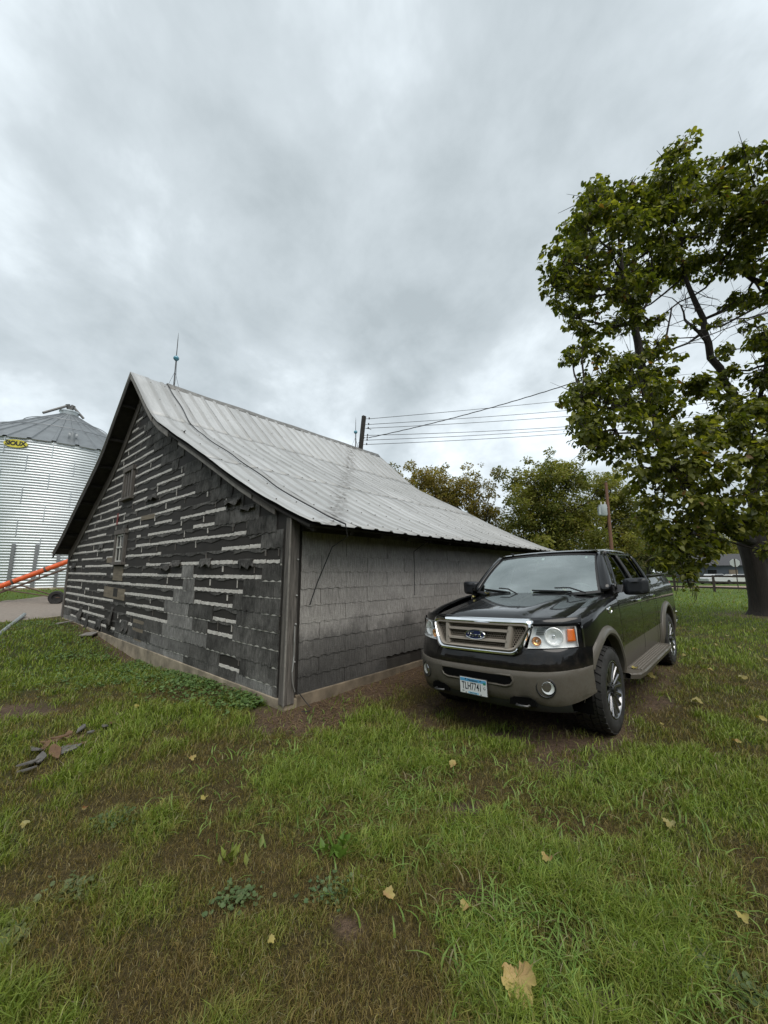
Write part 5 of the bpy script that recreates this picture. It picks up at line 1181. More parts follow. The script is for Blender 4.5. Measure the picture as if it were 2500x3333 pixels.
# ------------------------------------------------------------------ rail fence, stop sign, things across the road
M_RAIL = simple('dark_fence_wood', (0.055, 0.042, 0.034), 0.85, var=0.35, scale=6, bmp=0.3)
f0, f1 = flat(2200, 1920), flat(2500, 1930); fd = (f1 - f0) / np.linalg.norm(f1 - f0); FB = flat(2327, 1927)
fence = empty('rail_fence', T3((FB[0], FB[1], 0)), 'dark three-rail wooden fence across the lawn behind the large tree', 'fence')
for k in range(-4, 7):
    p = fd * (2.9 * k); z = gz1(FB[0] + p[0], FB[1] + p[1]); MB().box((p[0], p[1], z + 0.70), (0.16, 0.16, 1.5), Matrix.Rotation(math.atan2(fd[1], fd[0]), 3, 'Z')).build('post', M_RAIL, fence, bevel=0.01)
    if k < 6:
        for h in (0.38, 0.85, 1.34): a_, b_ = p - fd * 0.0, fd * (2.9 * (k + 1)); MB().bar((a_[0], a_[1], z + h), (b_[0], b_[1], z + h), 0.05, 0.15).build('rail', M_RAIL, fence)
sp0 = at(2392, 1832, 39.0); stop = empty('stop_sign', T3((sp0[0], sp0[1], 0)), 'pale octagonal road sign seen from behind beside the tree trunk', 'road sign')
az = math.atan2(-sp0[1], -sp0[0]) + 0.25
oc = [(0.42 * math.cos(rad(22.5 + 45 * k)), 0.42 * math.sin(rad(22.5 + 45 * k))) for k in range(8)]; ex = Vector((-math.sin(az), math.cos(az), 0)); en = Vector((math.cos(az), math.sin(az), 0))
MB().prism(oc, lambda a, b_, d: ex * a + Vector((0, 0, sp0[2] + b_)) + en * d, -0.01, 0.01).build('sign_plate', simple('bare_aluminium', (0.55, 0.57, 0.56), 0.5, 0.3), stop)
MB().box((0.03 * en.x, 0.03 * en.y, (sp0[2] + 0.4) / 2), (0.06, 0.06, sp0[2] + 0.4)).build('post', M_RAIL, stop)
# house across the road
hp = at(2345, 1850, 62.0); Mh = T3((hp[0], hp[1], 0)) @ Matrix.Rotation(rad(-32), 4, 'Z'); house = empty('house', Mh, 'low blue-grey house across the road behind the fence', 'house')
M_SID = simple('blue_siding', (0.07, 0.085, 0.10), 0.8, var=0.2); MB().box((0, 0, 1.4), (11, 6, 2.8)).build('wall', M_SID, house)
mb = MB(); mb.prism([(-3.5, 2.75), (3.5, 2.75), (0, 4.6)], lambda a, b_, d: (d, a, b_), -5.9, 5.9); mb.build('roof', simple('house_roof', (0.07, 0.07, 0.075), 0.9, var=0.3), house)
for x in (-4, -1.5, 3.4):
    wn_ = MB().box((x, -3.03, 1.6), (1.3, 0.08, 1.2)).build('window', M_SID, house); MB().box((x, -3.075, 1.6), (1.08, 0.02, 0.98)).build('pane', M_GLASSD, wn_)
dr = MB().box((1.0, -3.03, 1.05), (1.0, 0.08, 2.1)).build('door', M_TAN, house); MB().box((1.35, -3.1, 1.0), (0.06, 0.06, 0.06)).build('handle', M_CHR, dr)
# parked cars across the road
def car(u, v, d, rot, c, label):
    p = at(u, v, d); Mx = T3((p[0], p[1], gz1(p[0], p[1]))) @ Matrix.Rotation(rot, 4, 'Z'); r = empty('parked_car', Mx, label, 'car', 'cars parked across the road')
    pt = paint('car_paint', c); G = []
    side = [(-2.2, .35), (-2.25, .8), (-2.0, .98), (-1.5, 1.0), (-.9, 1.45), (.6, 1.47), (1.3, 1.0), (2.1, .85), (2.25, .6), (2.2, .35)]
    mb = MB(); mb.prism(side, lambda a, b_, dd: (a, dd * (1 - 0.16 * max(0, (b_ - 0.95) / 0.5)), b_), -0.88, 0.88); mb.build('body', pt, r, bevel=0.05)
    for s in (-1, 1):
        MB().prism([(-1.3, 1.04), (-.85, 1.40), (.5, 1.42), (1.05, 1.04)], lambda a, b_, dd: (a, dd * (1 - 0.16 * max(0, (b_ - 0.95) / 0.5)) * s, b_), 0.87, 0.892).build('side_window', M_GLASSD, r)
        for x in (-1.35, 1.4): MB().lathe([(0.20, 0), (0.31, 0.01), (0.33, -0.03), (0.33, -0.19)], Matrix.Translation((x, 0.90 * s, 0.33)) @ Matrix.Rotation(rad(-90 * s), 4, 'X'), 20).build('wheel', M_TYRE, r, smooth=40)
car(2325, 1872, 57, rad(12), (0.55, 0.56, 0.57), 'white parked car seen through the fence nearest the fence post'); car(2395, 1872, 58, rad(-8), (0.60, 0.60, 0.58), 'white parked car seen through the fence close to the trunk')
# ------------------------------------------------------------------ trees
def foliage_mat(name, gloss=0.4, trans=0.35):
    m, nt, b = nodes(name); v = nt.nodes.new('ShaderNodeVertexColor'); v.layer_name = 'Col'
    c = mixc(nt, 0.6, v.outputs['Color'], rmp(nt, nz(nt, 9, 3, 0.6), [(0.3, 0.7), (0.7, 1.25)]), 'MULTIPLY')
    sin_(nt, b, 'Base Color', c); b.inputs['Roughness'].default_value = 0.45; b.inputs['Specular IOR Level'].default_value = gloss
    t = nt.nodes.new('ShaderNodeBsdfTranslucent'); nt.links.new(mixc(nt, 1.0, c, (1.5, 1.6, 0.6), 'MULTIPLY'), t.inputs[0])
    mx_ = nt.nodes.new('ShaderNodeMixShader'); mx_.inputs[0].default_value = trans; o_ = nt.nodes['Material Output']
    nt.links.new(b.outputs[0], mx_.inputs[1]); nt.links.new(t.outputs[0], mx_.inputs[2]); nt.links.new(mx_.outputs[0], o_.inputs[0]); return m
M_LEAF = foliage_mat('leaf', 0.35, 0.42); M_LEAFS = foliage_mat('small_leaf', 0.15, 0.35)
M_BARK = simple('catalpa_bark', (0.030, 0.024, 0.020), 0.92, var=0.5, scale=7, bmp=0.8, stretch=(4, 4, 0.5))
M_BARK2 = simple('grey_bark', (0.05, 0.043, 0.036), 0.92, var=0.4, scale=5, bmp=0.6, stretch=(3, 3, 0.5))
HEART = np.array([(0, 0.0, 0), (-0.34, -0.12, 0.07), (-0.46, 0.22, 0.10), (-0.30, 0.60, 0.06), (0, 1.0, -0.10), (0.30, 0.60, 0.06), (0.46, 0.22, 0.10), (0.34, -0.12, 0.07), (0, 0.45, -0.03)])
HTRI = np.array([(0, 8, 1), (1, 8, 2), (2, 8, 3), (3, 8, 4), (4, 8, 5), (5, 8, 6), (6, 8, 7), (7, 8, 0)])
OVALV = np.array([(0, 0, 0), (-0.30, 0.45, 0.05), (0, 1.0, -0.08), (0.30, 0.45, 0.05)]); OVALF = np.array([(0, 1, 2), (0, 2, 3)])
def frames(tipdir, up, roll):
    """orthonormal frames: y = tip direction, z = up-ish"""
    y = tipdir / np.linalg.norm(tipdir, axis=1, keepdims=True); x = np.cross(y, up); x /= np.linalg.norm(x, axis=1, keepdims=True) + 1e-9; z = np.cross(x, y)
    c, s = np.cos(roll)[:, None], np.sin(roll)[:, None]; return x * c + z * s, y, z * c - x * s
def scatter(P, size, tip, up, roll, tmpl, tri):
    X, Yv, Z = frames(tip, up, roll); n, k = len(P), len(tmpl)
    V = P[:, None] + size[:, None, None] * (tmpl[None, :, 0, None] * X[:, None] + tmpl[None, :, 1, None] * Yv[:, None] + tmpl[None, :, 2, None] * Z[:, None])
    F = tri[None] + (np.arange(n) * k)[:, None, None]; return V.reshape(-1, 3), F.reshape(-1, tri.shape[1])
def leaf_cloud(clumps, dens, size, droop, rng, shell=0.55):
    """clumps (x,y,z,r) -> leaf positions and directions; leaves sit toward the clump's skin"""
    Ps, Ts, Ss = [], [], []
    for x, y, z, r in clumps:
        n = int(dens * r * r); d = rng.normal(size=(n, 3)); d /= np.linalg.norm(d, axis=1, keepdims=True)
        rad_ = r * (shell + (1 - shell) * rng.random(n) ** 0.6) * (0.8 + 0.4 * rng.random(n)); p = d * rad_[:, None]; p[:, 2] *= 0.78
        Ps.append(p + np.array([x, y, z])); t = d * np.array([1, 1, 0.5]) + rng.normal(size=(n, 3)) * 0.35; t[:, 2] -= droop; Ts.append(t); Ss.append(size * (0.6 + 0.7 * rng.random(n)))
    return np.concatenate(Ps), np.concatenate(Ts), np.concatenate(Ss)
def branch(mb, P, R, n=8, wob=0.04, rng=random):
    Q = [Vector(P[0])]; RR = [R[0]]
    for i in range(len(P) - 1):
        a, b_ = Vector(P[i]), Vector(P[i + 1]); k = max(2, int((b_ - a).length / 0.5))
        for j in range(1, k + 1):
            t = j / k; w_ = wob * (b_ - a).length * 0.35 * (1 if j < k else 0.3); Q.append(a.lerp(b_, t) + Vector((rng.uniform(-w_, w_), rng.uniform(-w_, w_), rng.uniform(-w_, w_)))); RR.append(R[i] + (R[i + 1] - R[i]) * t)
    mb.tube(Q, RR, n); return Q

# ---- big catalpa on the right
rng = np.random.default_rng(77); rr_ = random.Random(77); k_ = 1.507
TB = np.array([15.05, 15.75, 0.0]); MT = T3(TB)
cat = empty('catalpa_tree', MT, 'large catalpa with broad heart-shaped leaves and dark trunk behind the truck', 'tree')
blobs = [(1450, 372, 55, 13.5), (1440, 430, 62, 13), (1548, 385, 50, 14), (1540, 440, 55, 13.6), (1625, 385, 52, 13), (1655, 440, 60, 12.6), (1290, 432, 48, 12.8), (1345, 440, 40, 13.2), (1385, 485, 62, 13), (1272, 500, 58, 12.3), (1215, 570, 46, 12.0), (1250, 590, 52, 12.4),
         (1320, 540, 66, 12.2), (1400, 560, 60, 13.5), (1455, 500, 66, 13.6), (1530, 500, 62, 13.2), (1600, 490, 66, 12.8), (1192, 618, 28, 12.0), (1235, 645, 42, 12.2), (1300, 625, 58, 12.2), (1365, 625, 48, 12.8), (1480, 575, 46, 13.8), (1560, 560, 48, 13.6), (1640, 560, 44, 12.8), (1240, 690, 28, 12), (1285, 700, 34, 12.2), (1345, 690, 36, 12.6),
         (1235, 775, 22, 11.8), (1258, 750, 26, 12), (1290, 770, 30, 12), (1395, 705, 22, 13), (1655, 640, 30, 13.2), (1600, 660, 26, 14), (1650, 730, 38, 12.6), (1600, 640, 20, 13.2), (1575, 650, 16, 13.4), (1620, 700, 18, 13), (1560, 760, 20, 13), (1500, 700, 10, 13.2), (1580, 800, 20, 12.8), (1420, 690, 14, 12.8), (1545, 700, 12, 13), (1300, 810, 40, 11.6), (1360, 800, 48, 11.8), (1430, 790, 46, 12.2), (1420, 745, 30, 12.4), (1250, 860, 44, 11.3), (1310, 870, 58, 11.3), (1390, 860, 62, 11.6), (1470, 860, 52, 12), (1540, 830, 26, 13), (1640, 800, 44, 12.4), (1590, 870, 42, 12.6),
         (1265, 925, 44, 11.0), (1330, 935, 56, 11.0), (1410, 935, 66, 11.0), (1490, 935, 60, 11.4), (1570, 930, 56, 11.6), (1640, 900, 50, 11.8), (1290, 965, 32, 11.0), (1380, 1005, 50, 10.8), (1455, 1010, 62, 10.6), (1540, 1005, 62, 10.8), (1620, 985, 58, 11.2), (1415, 1060, 46, 10.8), (1480, 1080, 56, 10.6), (1560, 1075, 52, 11.0), (1635, 1060, 50, 11.4),
         (1400, 1110, 26, 10.8), (1430, 1140, 38, 10.6), (1495, 1150, 48, 10.6), (1555, 1120, 36, 11.4), (1620, 1130, 34, 11.6), (1440, 1190, 38, 10.6), (1490, 1200, 40, 10.8), (1420, 1215, 22, 10.4), (1480, 1240, 26, 10.6), (1492, 1268, 13, 10.4), (1600, 1145, 26, 11.2), (1655, 1120, 34, 11.0), (1655, 1190, 22, 11.8),
         (1470, 1215, 30, 11.2), (1530, 1175, 34, 12.2), (1700, 420, 60, 13), (1720, 540, 66, 13), (1740, 660, 60, 13), (1720, 780, 66, 13), (1710, 900, 70, 12.5), (1720, 1010, 66, 12), (1730, 1110, 50, 12), (1800, 600, 90, 14), (1810, 780, 90, 14), (1810, 950, 90, 14)]
clumps = []
for u, v, r, d in blobs:
    p = at(u * k_, v * k_, d); clumps.append((*p, r * k_ / _f * d * 1.02))
    if rr_.random() < 0.45 and u < 1660:     # the far half of the crown, behind
        d2 = d + rr_.uniform(3.0, 6.0); p = at(u * k_ + rr_.uniform(-15, 15), v * k_ + rr_.uniform(-10, 10), d2); clumps.append((*p, r * k_ / _f * d2 * 0.85))
clumps = [c for c in clumps if c[2] > 0.4]
sub_ = []
for x, y, z, r in clumps:
    for _ in range(9):
        d = rng.normal(size=3); d /= np.linalg.norm(d); d[2] = d[2] * 0.8 + 0.1; q = d * r * rng.uniform(0.55, 1.02); sub_.append((x + q[0], y + q[1], z + q[2], r * rng.uniform(0.24, 0.44)))
P, Tp, S = leaf_cloud(sub_, 560, 0.145, 0.75, rng, 0.25)
P1, T1, S1 = leaf_cloud(clumps, 80, 0.145, 0.75, rng, 0.2); P = np.concatenate([P, P1]); Tp = np.concatenate([Tp, T1]); S = np.concatenate([S, S1])
print('catalpa leaves', len(P))
keep = P[:, 2] > 1.15; P, Tp, S = P[keep], Tp[keep], S[keep]
n = len(P); up_ = np.tile(np.array([0, 0, 1.0]), (n, 1)) + rng.normal(size=(n, 3)) * 0.35
t_ = rng.random(n)[:, None]; lo, mid, hi = np.array([0.048, 0.064, 0.012]), np.array([0.125, 0.142, 0.022]), np.array([0.29, 0.28, 0.05])
C_ = np.where(t_ < 0.7, lo + (mid - lo) * t_ / 0.7, mid + (hi - mid) * (t_ - 0.7) / 0.3)
lowf = np.clip((7.5 - P[:, 2]) / 5, 0, 1)[:, None] * (rng.random(n)[:, None] < 0.5); C_ = C_ * (1 - 0.35 * lowf) + hi * 0.35 * lowf
br_ = rng.random(n) < 0.012; C_[br_] = np.array([0.16, 0.09, 0.03])
dist = np.linalg.norm(P - np.array([0, 0, CAM_H]), axis=1) / S
inview = np.array([True] * n); dd = P - np.array([0, 0, CAM_H]); zc_ = dd @ _fw; uu = (dd @ _rt) / zc_; inview = (uu < 0.97) & (zc_ > 1)
order = np.argsort(np.where(inview, dist, 1e9)); big = order[:300]; rest = order[300:]
V, F = scatter(P[rest], S[rest], Tp[rest], up_[rest], rng.normal(size=len(rest)) * 0.3, HEART, HTRI)
o = link('foliage', np_mesh('foliage', V, F, M_LEAF, False, np.repeat(C_[rest], 9, 0)), cat, MT); tag(o, kind='stuff')
X_, Y_, Z_ = frames(Tp[big], up_[big], np.zeros(300)); LM = {}
for i_, b_ in enumerate(big):
    key = i_ % 12
    if key not in LM: LM[key] = np_mesh('leaf', HEART, HTRI, M_LEAF, False, np.repeat(C_[b_][None], 9, 0))
    lo_ = link('leaf', LM[key], cat); lo_.matrix_parent_inverse = MT.inverted(); s_ = float(S[b_])
    lo_.matrix_basis = Matrix(((X_[i_][0]*s_, Y_[i_][0]*s_, Z_[i_][0]*s_, P[b_][0]), (X_[i_][1]*s_, Y_[i_][1]*s_, Z_[i_][1]*s_, P[b_][1]), (X_[i_][2]*s_, Y_[i_][2]*s_, Z_[i_][2]*s_, P[b_][2]), (0, 0, 0, 1)))
# trunk and limbs
mb = MB(); prf = []
for z, r in ((-0.15, 0.70), (0.0, 0.58), (0.2, 0.46), (0.6, 0.40), (1.4, 0.37), (2.2, 0.38), (2.8, 0.44), (3.2, 0.40)): prf.append((r, z))
nn = 28; G = []
for r, z in prf: G.append([(TB[0] + r * (1 + 0.07 * math.sin(3 * a + z) + 0.05 * math.sin(7 * a)) * math.cos(a) - 0.06 * z, TB[1] + r * (1 + 0.07 * math.sin(3 * a + z) + 0.05 * math.sin(7 * a)) * math.sin(a), z) for a in np.linspace(0, 2 * math.pi, nn + 1)])
mb.grid(G, flip=True).build('trunk', M_BARK, cat, smooth=60, world=MT)
fork = TB + np.array([-0.2, -0.1, 2.9]); limbs = []
def dpt(u, v, d): return at(u * k_, v * k_, d)
LIMB = [([fork, dpt(1540, 1110, 14.2), dpt(1455, 1010, 13.4), dpt(1415, 900, 13.0), dpt(1385, 780, 13.0), dpt(1368, 690, 12.9), dpt(1345, 590, 12.8), dpt(1335, 510, 13.0)], [0.34, 0.27, 0.23, 0.20, 0.17, 0.145, 0.09, 0.05]),
        ([fork, dpt(1640, 1010, 15.0), dpt(1605, 905, 14.4), dpt(1565, 825, 14.0), dpt(1530, 742, 13.8), dpt(1520, 690, 13.8), dpt(1488, 625, 13.6), dpt(1470, 560, 13.6), dpt(1450, 440, 13.6)], [0.36, 0.28, 0.22, 0.18, 0.15, 0.13, 0.10, 0.07, 0.04]),
        ([fork, dpt(1560, 1140, 14.0), dpt(1500, 1150, 12.6), dpt(1450, 1165, 11.2)], [0.28, 0.18, 0.12, 0.05]),
        ([fork, dpt(1690, 900, 15.0), dpt(1720, 720, 14.5), dpt(1660, 620, 14.0), dpt(1600, 585, 13.6), dpt(1560, 560, 13.5)], [0.36, 0.28, 0.2, 0.14, 0.1, 0.06]),
        ([dpt(1605, 905, 14.4), dpt(1640, 860, 13.4), dpt(1655, 790, 12.8), dpt(1650, 700, 12.6)], [0.15, 0.1, 0.08, 0.05]),
        ([dpt(1690, 900, 15.0), dpt(1760, 760, 14.5), dpt(1800, 600, 14.2)], [0.25, 0.18, 0.08]), ([dpt(1720, 720, 14.5), dpt(1690, 560, 13.6), dpt(1640, 420, 13.2)], [0.16, 0.11, 0.04]),
        ([dpt(1370, 700, 12.9), dpt(1395, 660, 13.0), dpt(1410, 620, 13.2), dpt(1405, 540, 13.3)], [0.08, 0.06, 0.05, 0.03]), ([dpt(1530, 742, 13.8), dpt(1480, 690, 13.6), dpt(1470, 660, 13.5)], [0.09, 0.05, 0.03]), ([dpt(1395, 800, 12.9), dpt(1440, 730, 13.2), dpt(1450, 665, 13.3)], [0.07, 0.045, 0.03]),
        ([dpt(1455, 1010, 13.4), dpt(1400, 990, 12.2), dpt(1330, 930, 11.2)], [0.14, 0.09, 0.04]), ([dpt(1415, 900, 13.0), dpt(1350, 880, 12.0), dpt(1265, 870, 11.4)], [0.12, 0.07, 0.03]), ([dpt(1500, 1150, 12.6), dpt(1490, 1080, 11.4), dpt(1450, 1010, 10.8)], [0.1, 0.07, 0.04])]
for Pl, Rl in LIMB:
    mb = MB(); Q = branch(mb, Pl, [r * .72 for r in Rl], 9, 0.14, rr_); limbs += Q; mb.build('branch', M_BARK, cat, smooth=60, world=MT)
mb = MB(); LA = np.array([list(q) for q in limbs])
for c in clumps:
    cc = np.array(c[:3]); j = np.argmin(np.linalg.norm(LA - cc, axis=1) + 0.15 * np.maximum(0, LA[:, 2] - cc[2])); a_ = LA[j]
    if np.linalg.norm(a_ - cc) > 7: continue
    m_ = (a_ + cc) / 2 + np.array([0, 0, -0.1]); branch(mb, [a_, m_, cc], [0.045, 0.032, 0.018], 5, 0.2, rr_)
    for _ in range(5):
        e_ = cc + np.array([rr_.gauss(0, 1), rr_.gauss(0, 1), rr_.gauss(0, 0.7)]) * c[3] * 0.7; mb.tube([Vector(cc), Vector((cc + e_) / 2 + np.array([0, 0, 0.1])), Vector(e_)], [0.016, 0.011, 0.005], 4, cap=False)
for _ in range(160):      # bare twigs in the open middle of the crown
    j = rr_.randrange(len(LA)); a_ = LA[j]
    if a_[2] < 6.0: continue
    d = np.array([rr_.gauss(0, 1), rr_.gauss(0, 1), rr_.gauss(0.2, .8)]); d /= np.linalg.norm(d); L_ = rr_.uniform(.5, 1.5); p1 = a_ + d * L_ * .6; branch(mb, [a_, p1, p1 + d * L_ * .4 + np.array([0, 0, rr_.uniform(-.3, .3)])], [0.016, 0.010, 0.004], 4, 0.4, rr_)
    for _k in range(3): e_ = p1 + np.array([rr_.gauss(0, .35), rr_.gauss(0, .35), rr_.gauss(0, .3)]); mb.tube([Vector(p1), Vector(e_)], [0.007, 0.003], 4, cap=False)
tag(mb.build('twigs', M_BARK, cat, world=MT), kind='stuff')
mb = MB()                # hanging seed pods
for _ in range(260):
    c = clumps[rr_.randrange(len(clumps))]; a = rr_.uniform(0, 6.28); p = Vector((c[0] + c[3] * .9 * math.cos(a) * rr_.random(), c[1] + c[3] * .9 * math.sin(a) * rr_.random(), c[2] - c[3] * rr_.uniform(.2, .75))); L_ = rr_.uniform(.22, .42); b_ = rr_.uniform(-.06, .06)
    mb.tube([p, p + Vector((b_, b_ * .5, -L_ * .5)), p + Vector((b_ * 2.2, -b_, -L_))], [0.008, 0.010, 0.004], 4)
tag(mb.build('seed_pods', simple('pod', (0.075, 0.07, 0.025), 0.7), cat, world=MT), kind='stuff')

# ---- trees behind
def far_tree(name, cl, base, hgt, lab, cols, dens, size, seed, group='trees behind the barn'):
    """cl: (u,v,r px,depth) clumps"""
    g = np.random.default_rng(seed); r_ = random.Random(seed); Mx = T3(base); root = empty(name, Mx, lab, 'tree', group); cs = []
    for u, v, r, d in cl:
        p = at(u, v, d); R_ = r / _f * d; cs.append((*p, R_))
        for _ in range(7): cs.append((p[0] + g.normal() * R_ * .7, p[1] + g.normal() * R_ * .8, p[2] + g.normal() * R_ * .7, R_ * g.uniform(.28, .5)))
        for _ in range(3): q = g.normal(size=2) * R_ * .6; cs.append((p[0] + q[0], p[1] + q[1], p[2] + R_ * g.uniform(.7, 1.05), R_ * g.uniform(.12, .24)))
    cs = [c for c in cs if c[2] > 0.5]
    P, Tp, S = leaf_cloud(cs, dens, size, 0.25, g, 0.2); k = P[:, 2] > 0.3; P, Tp, S = P[k], Tp[k], S[k]; n = len(P)
    V, F = scatter(P, S, Tp, np.tile([0, 0, 1.0], (n, 1)) + g.normal(size=(n, 3)) * .6, g.normal(size=n) * .6, OVALV, OVALF)
    cl_n = vnoise(P[:, 0] + P[:, 2] * .7, P[:, 1] + P[:, 2], 0.7, seed)[:, None]; w_ = np.clip(cl_n * 1.1 - .05 + g.normal(size=(n, 1)) * .22, 0, 1); C_ = np.array(cols[0]) * (1 - w_) + np.array(cols[1]) * w_
    k = g.random(n) < 0.10; C_[k] = np.array(cols[2])
    o = link('crown', np_mesh('crown', V, F, M_LEAFS, False, np.repeat(C_, 4, 0)), root, Mx)
    mb = MB(); top = np.array([base[0], base[1], hgt * 0.75]); tr = branch(mb, [np.array(base) - [0, 0, .3], np.array(base) + [0.1, 0, hgt * .3], top], [0.035 * hgt, 0.026 * hgt, 0.006 * hgt], 9, 0.05, r_); mb.build('trunk', M_BARK2, root, smooth=60, world=Mx)
    mb = MB()
    for c in cs[::3]: j = tr[min(len(tr) - 1, max(1, int(len(tr) * min(.9, c[2] / hgt * .75))))]; branch(mb, [j, (np.array(j) + np.array(c[:3])) / 2 + [0, 0, -.2], c[:3]], [0.010 * hgt, .006 * hgt, .002 * hgt], 5, .2, r_)
    mb.build('limbs', M_BARK2, root, world=Mx)
def base_at(u, d): p = at(u, 1862, d); return (p[0], p[1], 0.0)
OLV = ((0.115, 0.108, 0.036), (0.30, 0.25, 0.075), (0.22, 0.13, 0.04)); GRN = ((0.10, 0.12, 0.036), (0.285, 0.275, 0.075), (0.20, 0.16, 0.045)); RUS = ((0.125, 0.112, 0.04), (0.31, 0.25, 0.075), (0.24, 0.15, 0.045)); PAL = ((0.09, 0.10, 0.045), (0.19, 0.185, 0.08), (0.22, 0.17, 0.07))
far_tree('maple_tree', [(1275, 1560, 40, 46), (1310, 1600, 45, 46), (1290, 1650, 50, 46), (1340, 1680, 50, 46), (1320, 1740, 60, 46)], base_at(1300, 46), 13, 'olive-brown tree mostly hidden behind the barn ridge end', OLV, 300, .30, 1)
far_tree('maple_tree', [(1370, 1570, 45, 50), (1420, 1560, 45, 50), (1400, 1620, 55, 50), (1460, 1610, 50, 50), (1390, 1690, 60, 50), (1450, 1690, 60, 50), (1420, 1760, 60, 50)], base_at(1420, 50), 14, 'rusty olive tree just above the barn roof slope', RUS, 280, .30, 2)
far_tree('maple_tree', [(1530, 1570, 42, 48), (1570, 1600, 42, 48), (1500, 1620, 40, 48), (1560, 1660, 50, 48), (1600, 1680, 36, 48), (1530, 1700, 45, 48), (1590, 1730, 42, 48), (1560, 1770, 45, 48)], base_at(1555, 48), 14, 'thin brownish tree with bare lower branches left of the sky gap', RUS, 190, .30, 3)
far_tree('maple_tree', [(1740, 1560, 52, 46), (1800, 1550, 55, 46), (1700, 1610, 50, 46), (1860, 1560, 50, 46), (1770, 1630, 70, 46), (1850, 1640, 70, 46), (1690, 1690, 60, 46), (1770, 1720, 75, 46), (1850, 1740, 80, 46), (1700, 1770, 70, 46), (1910, 1690, 60, 46), (1780, 1800, 75, 46)], base_at(1790, 46), 15, 'big green and gold tree right of the sky gap', GRN, 300, .30, 4)
far_tree('maple_tree', [(1940, 1580, 45, 50), (1990, 1600, 50, 50), (2030, 1640, 50, 50), (1960, 1660, 60, 50), (2060, 1690, 45, 50), (2000, 1730, 65, 50), (1950, 1790, 70, 50), (2040, 1770, 50, 50)], base_at(1990, 50), 14, 'green tree rising directly behind the brown utility pole', GRN, 280, .30, 5)
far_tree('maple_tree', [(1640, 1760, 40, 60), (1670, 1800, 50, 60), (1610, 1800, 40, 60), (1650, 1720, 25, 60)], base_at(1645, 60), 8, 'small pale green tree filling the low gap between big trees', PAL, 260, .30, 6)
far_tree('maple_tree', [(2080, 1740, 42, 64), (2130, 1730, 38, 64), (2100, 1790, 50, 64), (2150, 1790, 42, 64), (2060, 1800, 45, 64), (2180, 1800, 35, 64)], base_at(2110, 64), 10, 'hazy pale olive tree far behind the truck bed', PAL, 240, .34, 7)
far_tree('maple_tree', [(2230, 1800, 45, 70), (2290, 1790, 45, 70), (2350, 1800, 40, 70), (2260, 1750, 40, 70), (2320, 1740, 40, 70)], base_at(2290, 70), 10, 'dark green tree behind the house across the road', GRN, 240, .34, 8)
far_tree('maple_tree', [(2420, 1790, 50, 75), (2480, 1780, 50, 75), (2540, 1790, 50, 75), (2450, 1740, 45, 75), (2510, 1720, 45, 75)], base_at(2480, 75), 12, 'dark tree beyond the road behind the catalpa trunk', OLV, 240, .36, 9)
# windbreak of trees behind and beside the viewer (seen only as reflections)
g = np.random.default_rng(44); n = 28000; a = rad(75) + g.random(n) * rad(205); d = 27 + 7 * g.random(n); h = 6.0 + 4.5 * vnoise(a * 9, a * 0, 1.0, 15) + 2 * vnoise(a * 40, a * 0, 1.0, 16); P = np.stack([np.sin(a) * d, np.cos(a) * d, h * g.random(n) ** .75], 1)
V, F = scatter(P, .7 + .5 * g.random(n), g.normal(size=(n, 3)), np.tile([0, 0, 1.0], (n, 1)) + g.normal(size=(n, 3)) * .5, g.normal(size=n), OVALV, OVALF); w_ = g.random(n)[:, None]
o = link('windbreak_woods', np_mesh('windbreak_woods', V, F, M_LEAFS, False, np.repeat(np.array([.04, .05, .02]) * (1 - w_) + np.array([.10, .10, .04]) * w_, 4, 0))); tag(o, 'dense dark windbreak wood behind the viewer', 'woods', kind='stuff')
# distant wood closing the horizon all round
g = np.random.default_rng(40); n = 34000; a = g.random(n) * 2 * math.pi; d = 170 + 40 * g.random(n); h = (5 + 6 * vnoise(a * 20, a * 0, 1.0, 5) + 3 * vnoise(a * 90, a * 0, 1.0, 6)); P = np.stack([np.sin(a) * d, np.cos(a) * d, h * g.random(n) ** .8], 1)
V, F = scatter(P, 2.2 + g.random(n), g.normal(size=(n, 3)), np.tile([0, 0, 1.0], (n, 1)) + g.normal(size=(n, 3)) * .5, g.normal(size=n), OVALV, OVALF); w_ = g.random(n)[:, None]
o = link('distant_woods', np_mesh('distant_woods', V, F, M_LEAFS, False, np.repeat(np.array([.04, .05, .02]) * (1 - w_) + np.array([.10, .10, .04]) * w_, 4, 0))); tag(o, 'hazy line of distant woods along the horizon', 'woods', kind='stuff')
# ------------------------------------------------------------------ grass
rng = np.random.default_rng(5)
def ring_pts(n, r0, r1, half=rad(72)):
    # density falls off with distance; sector in front of the viewer plus a margin
    u = rng.random(n); r = r0 * (r1 / r0) ** u; a = (rng.random(n) * 2 - 1) * half; return r * np.sin(a), r * np.cos(a), r
def allowed(x, y):
    t, s = barn_xy(x, y); ok = ~((t > -0.05) & (t < BLEN + 0.1) & (s > -0.05) & (s < BW + 0.1))
    e = lane_mask(x, y); ok &= ~((e > 0.03) & (e < 0.95)); ok &= np.hypot(x - BIN_C[0], y - BIN_C[1]) > BIN_R + 0.3
    ok &= ~((y > 44 - .08 * (x - 10)) & (y < 53 - .08 * (x - 10)) & (x > 8)); ok &= np.hypot(x - TB[0], y - TB[1]) > 0.65
    dx, dy = x - TQ[0], y - TQ[1]; c, s_ = math.cos(rad(-133.67)), math.sin(rad(-133.67)); lx, ly = dx * c + dy * s_, -dx * s_ + dy * c
    for xw in (-0.98, -4.65): ok &= ~((np.abs(lx - xw) < 0.24) & (np.abs(np.abs(ly) - 0.86) < 0.17))
    return ok
M_GRASS = foliage_mat('grass_blade', 0.3, 0.25)
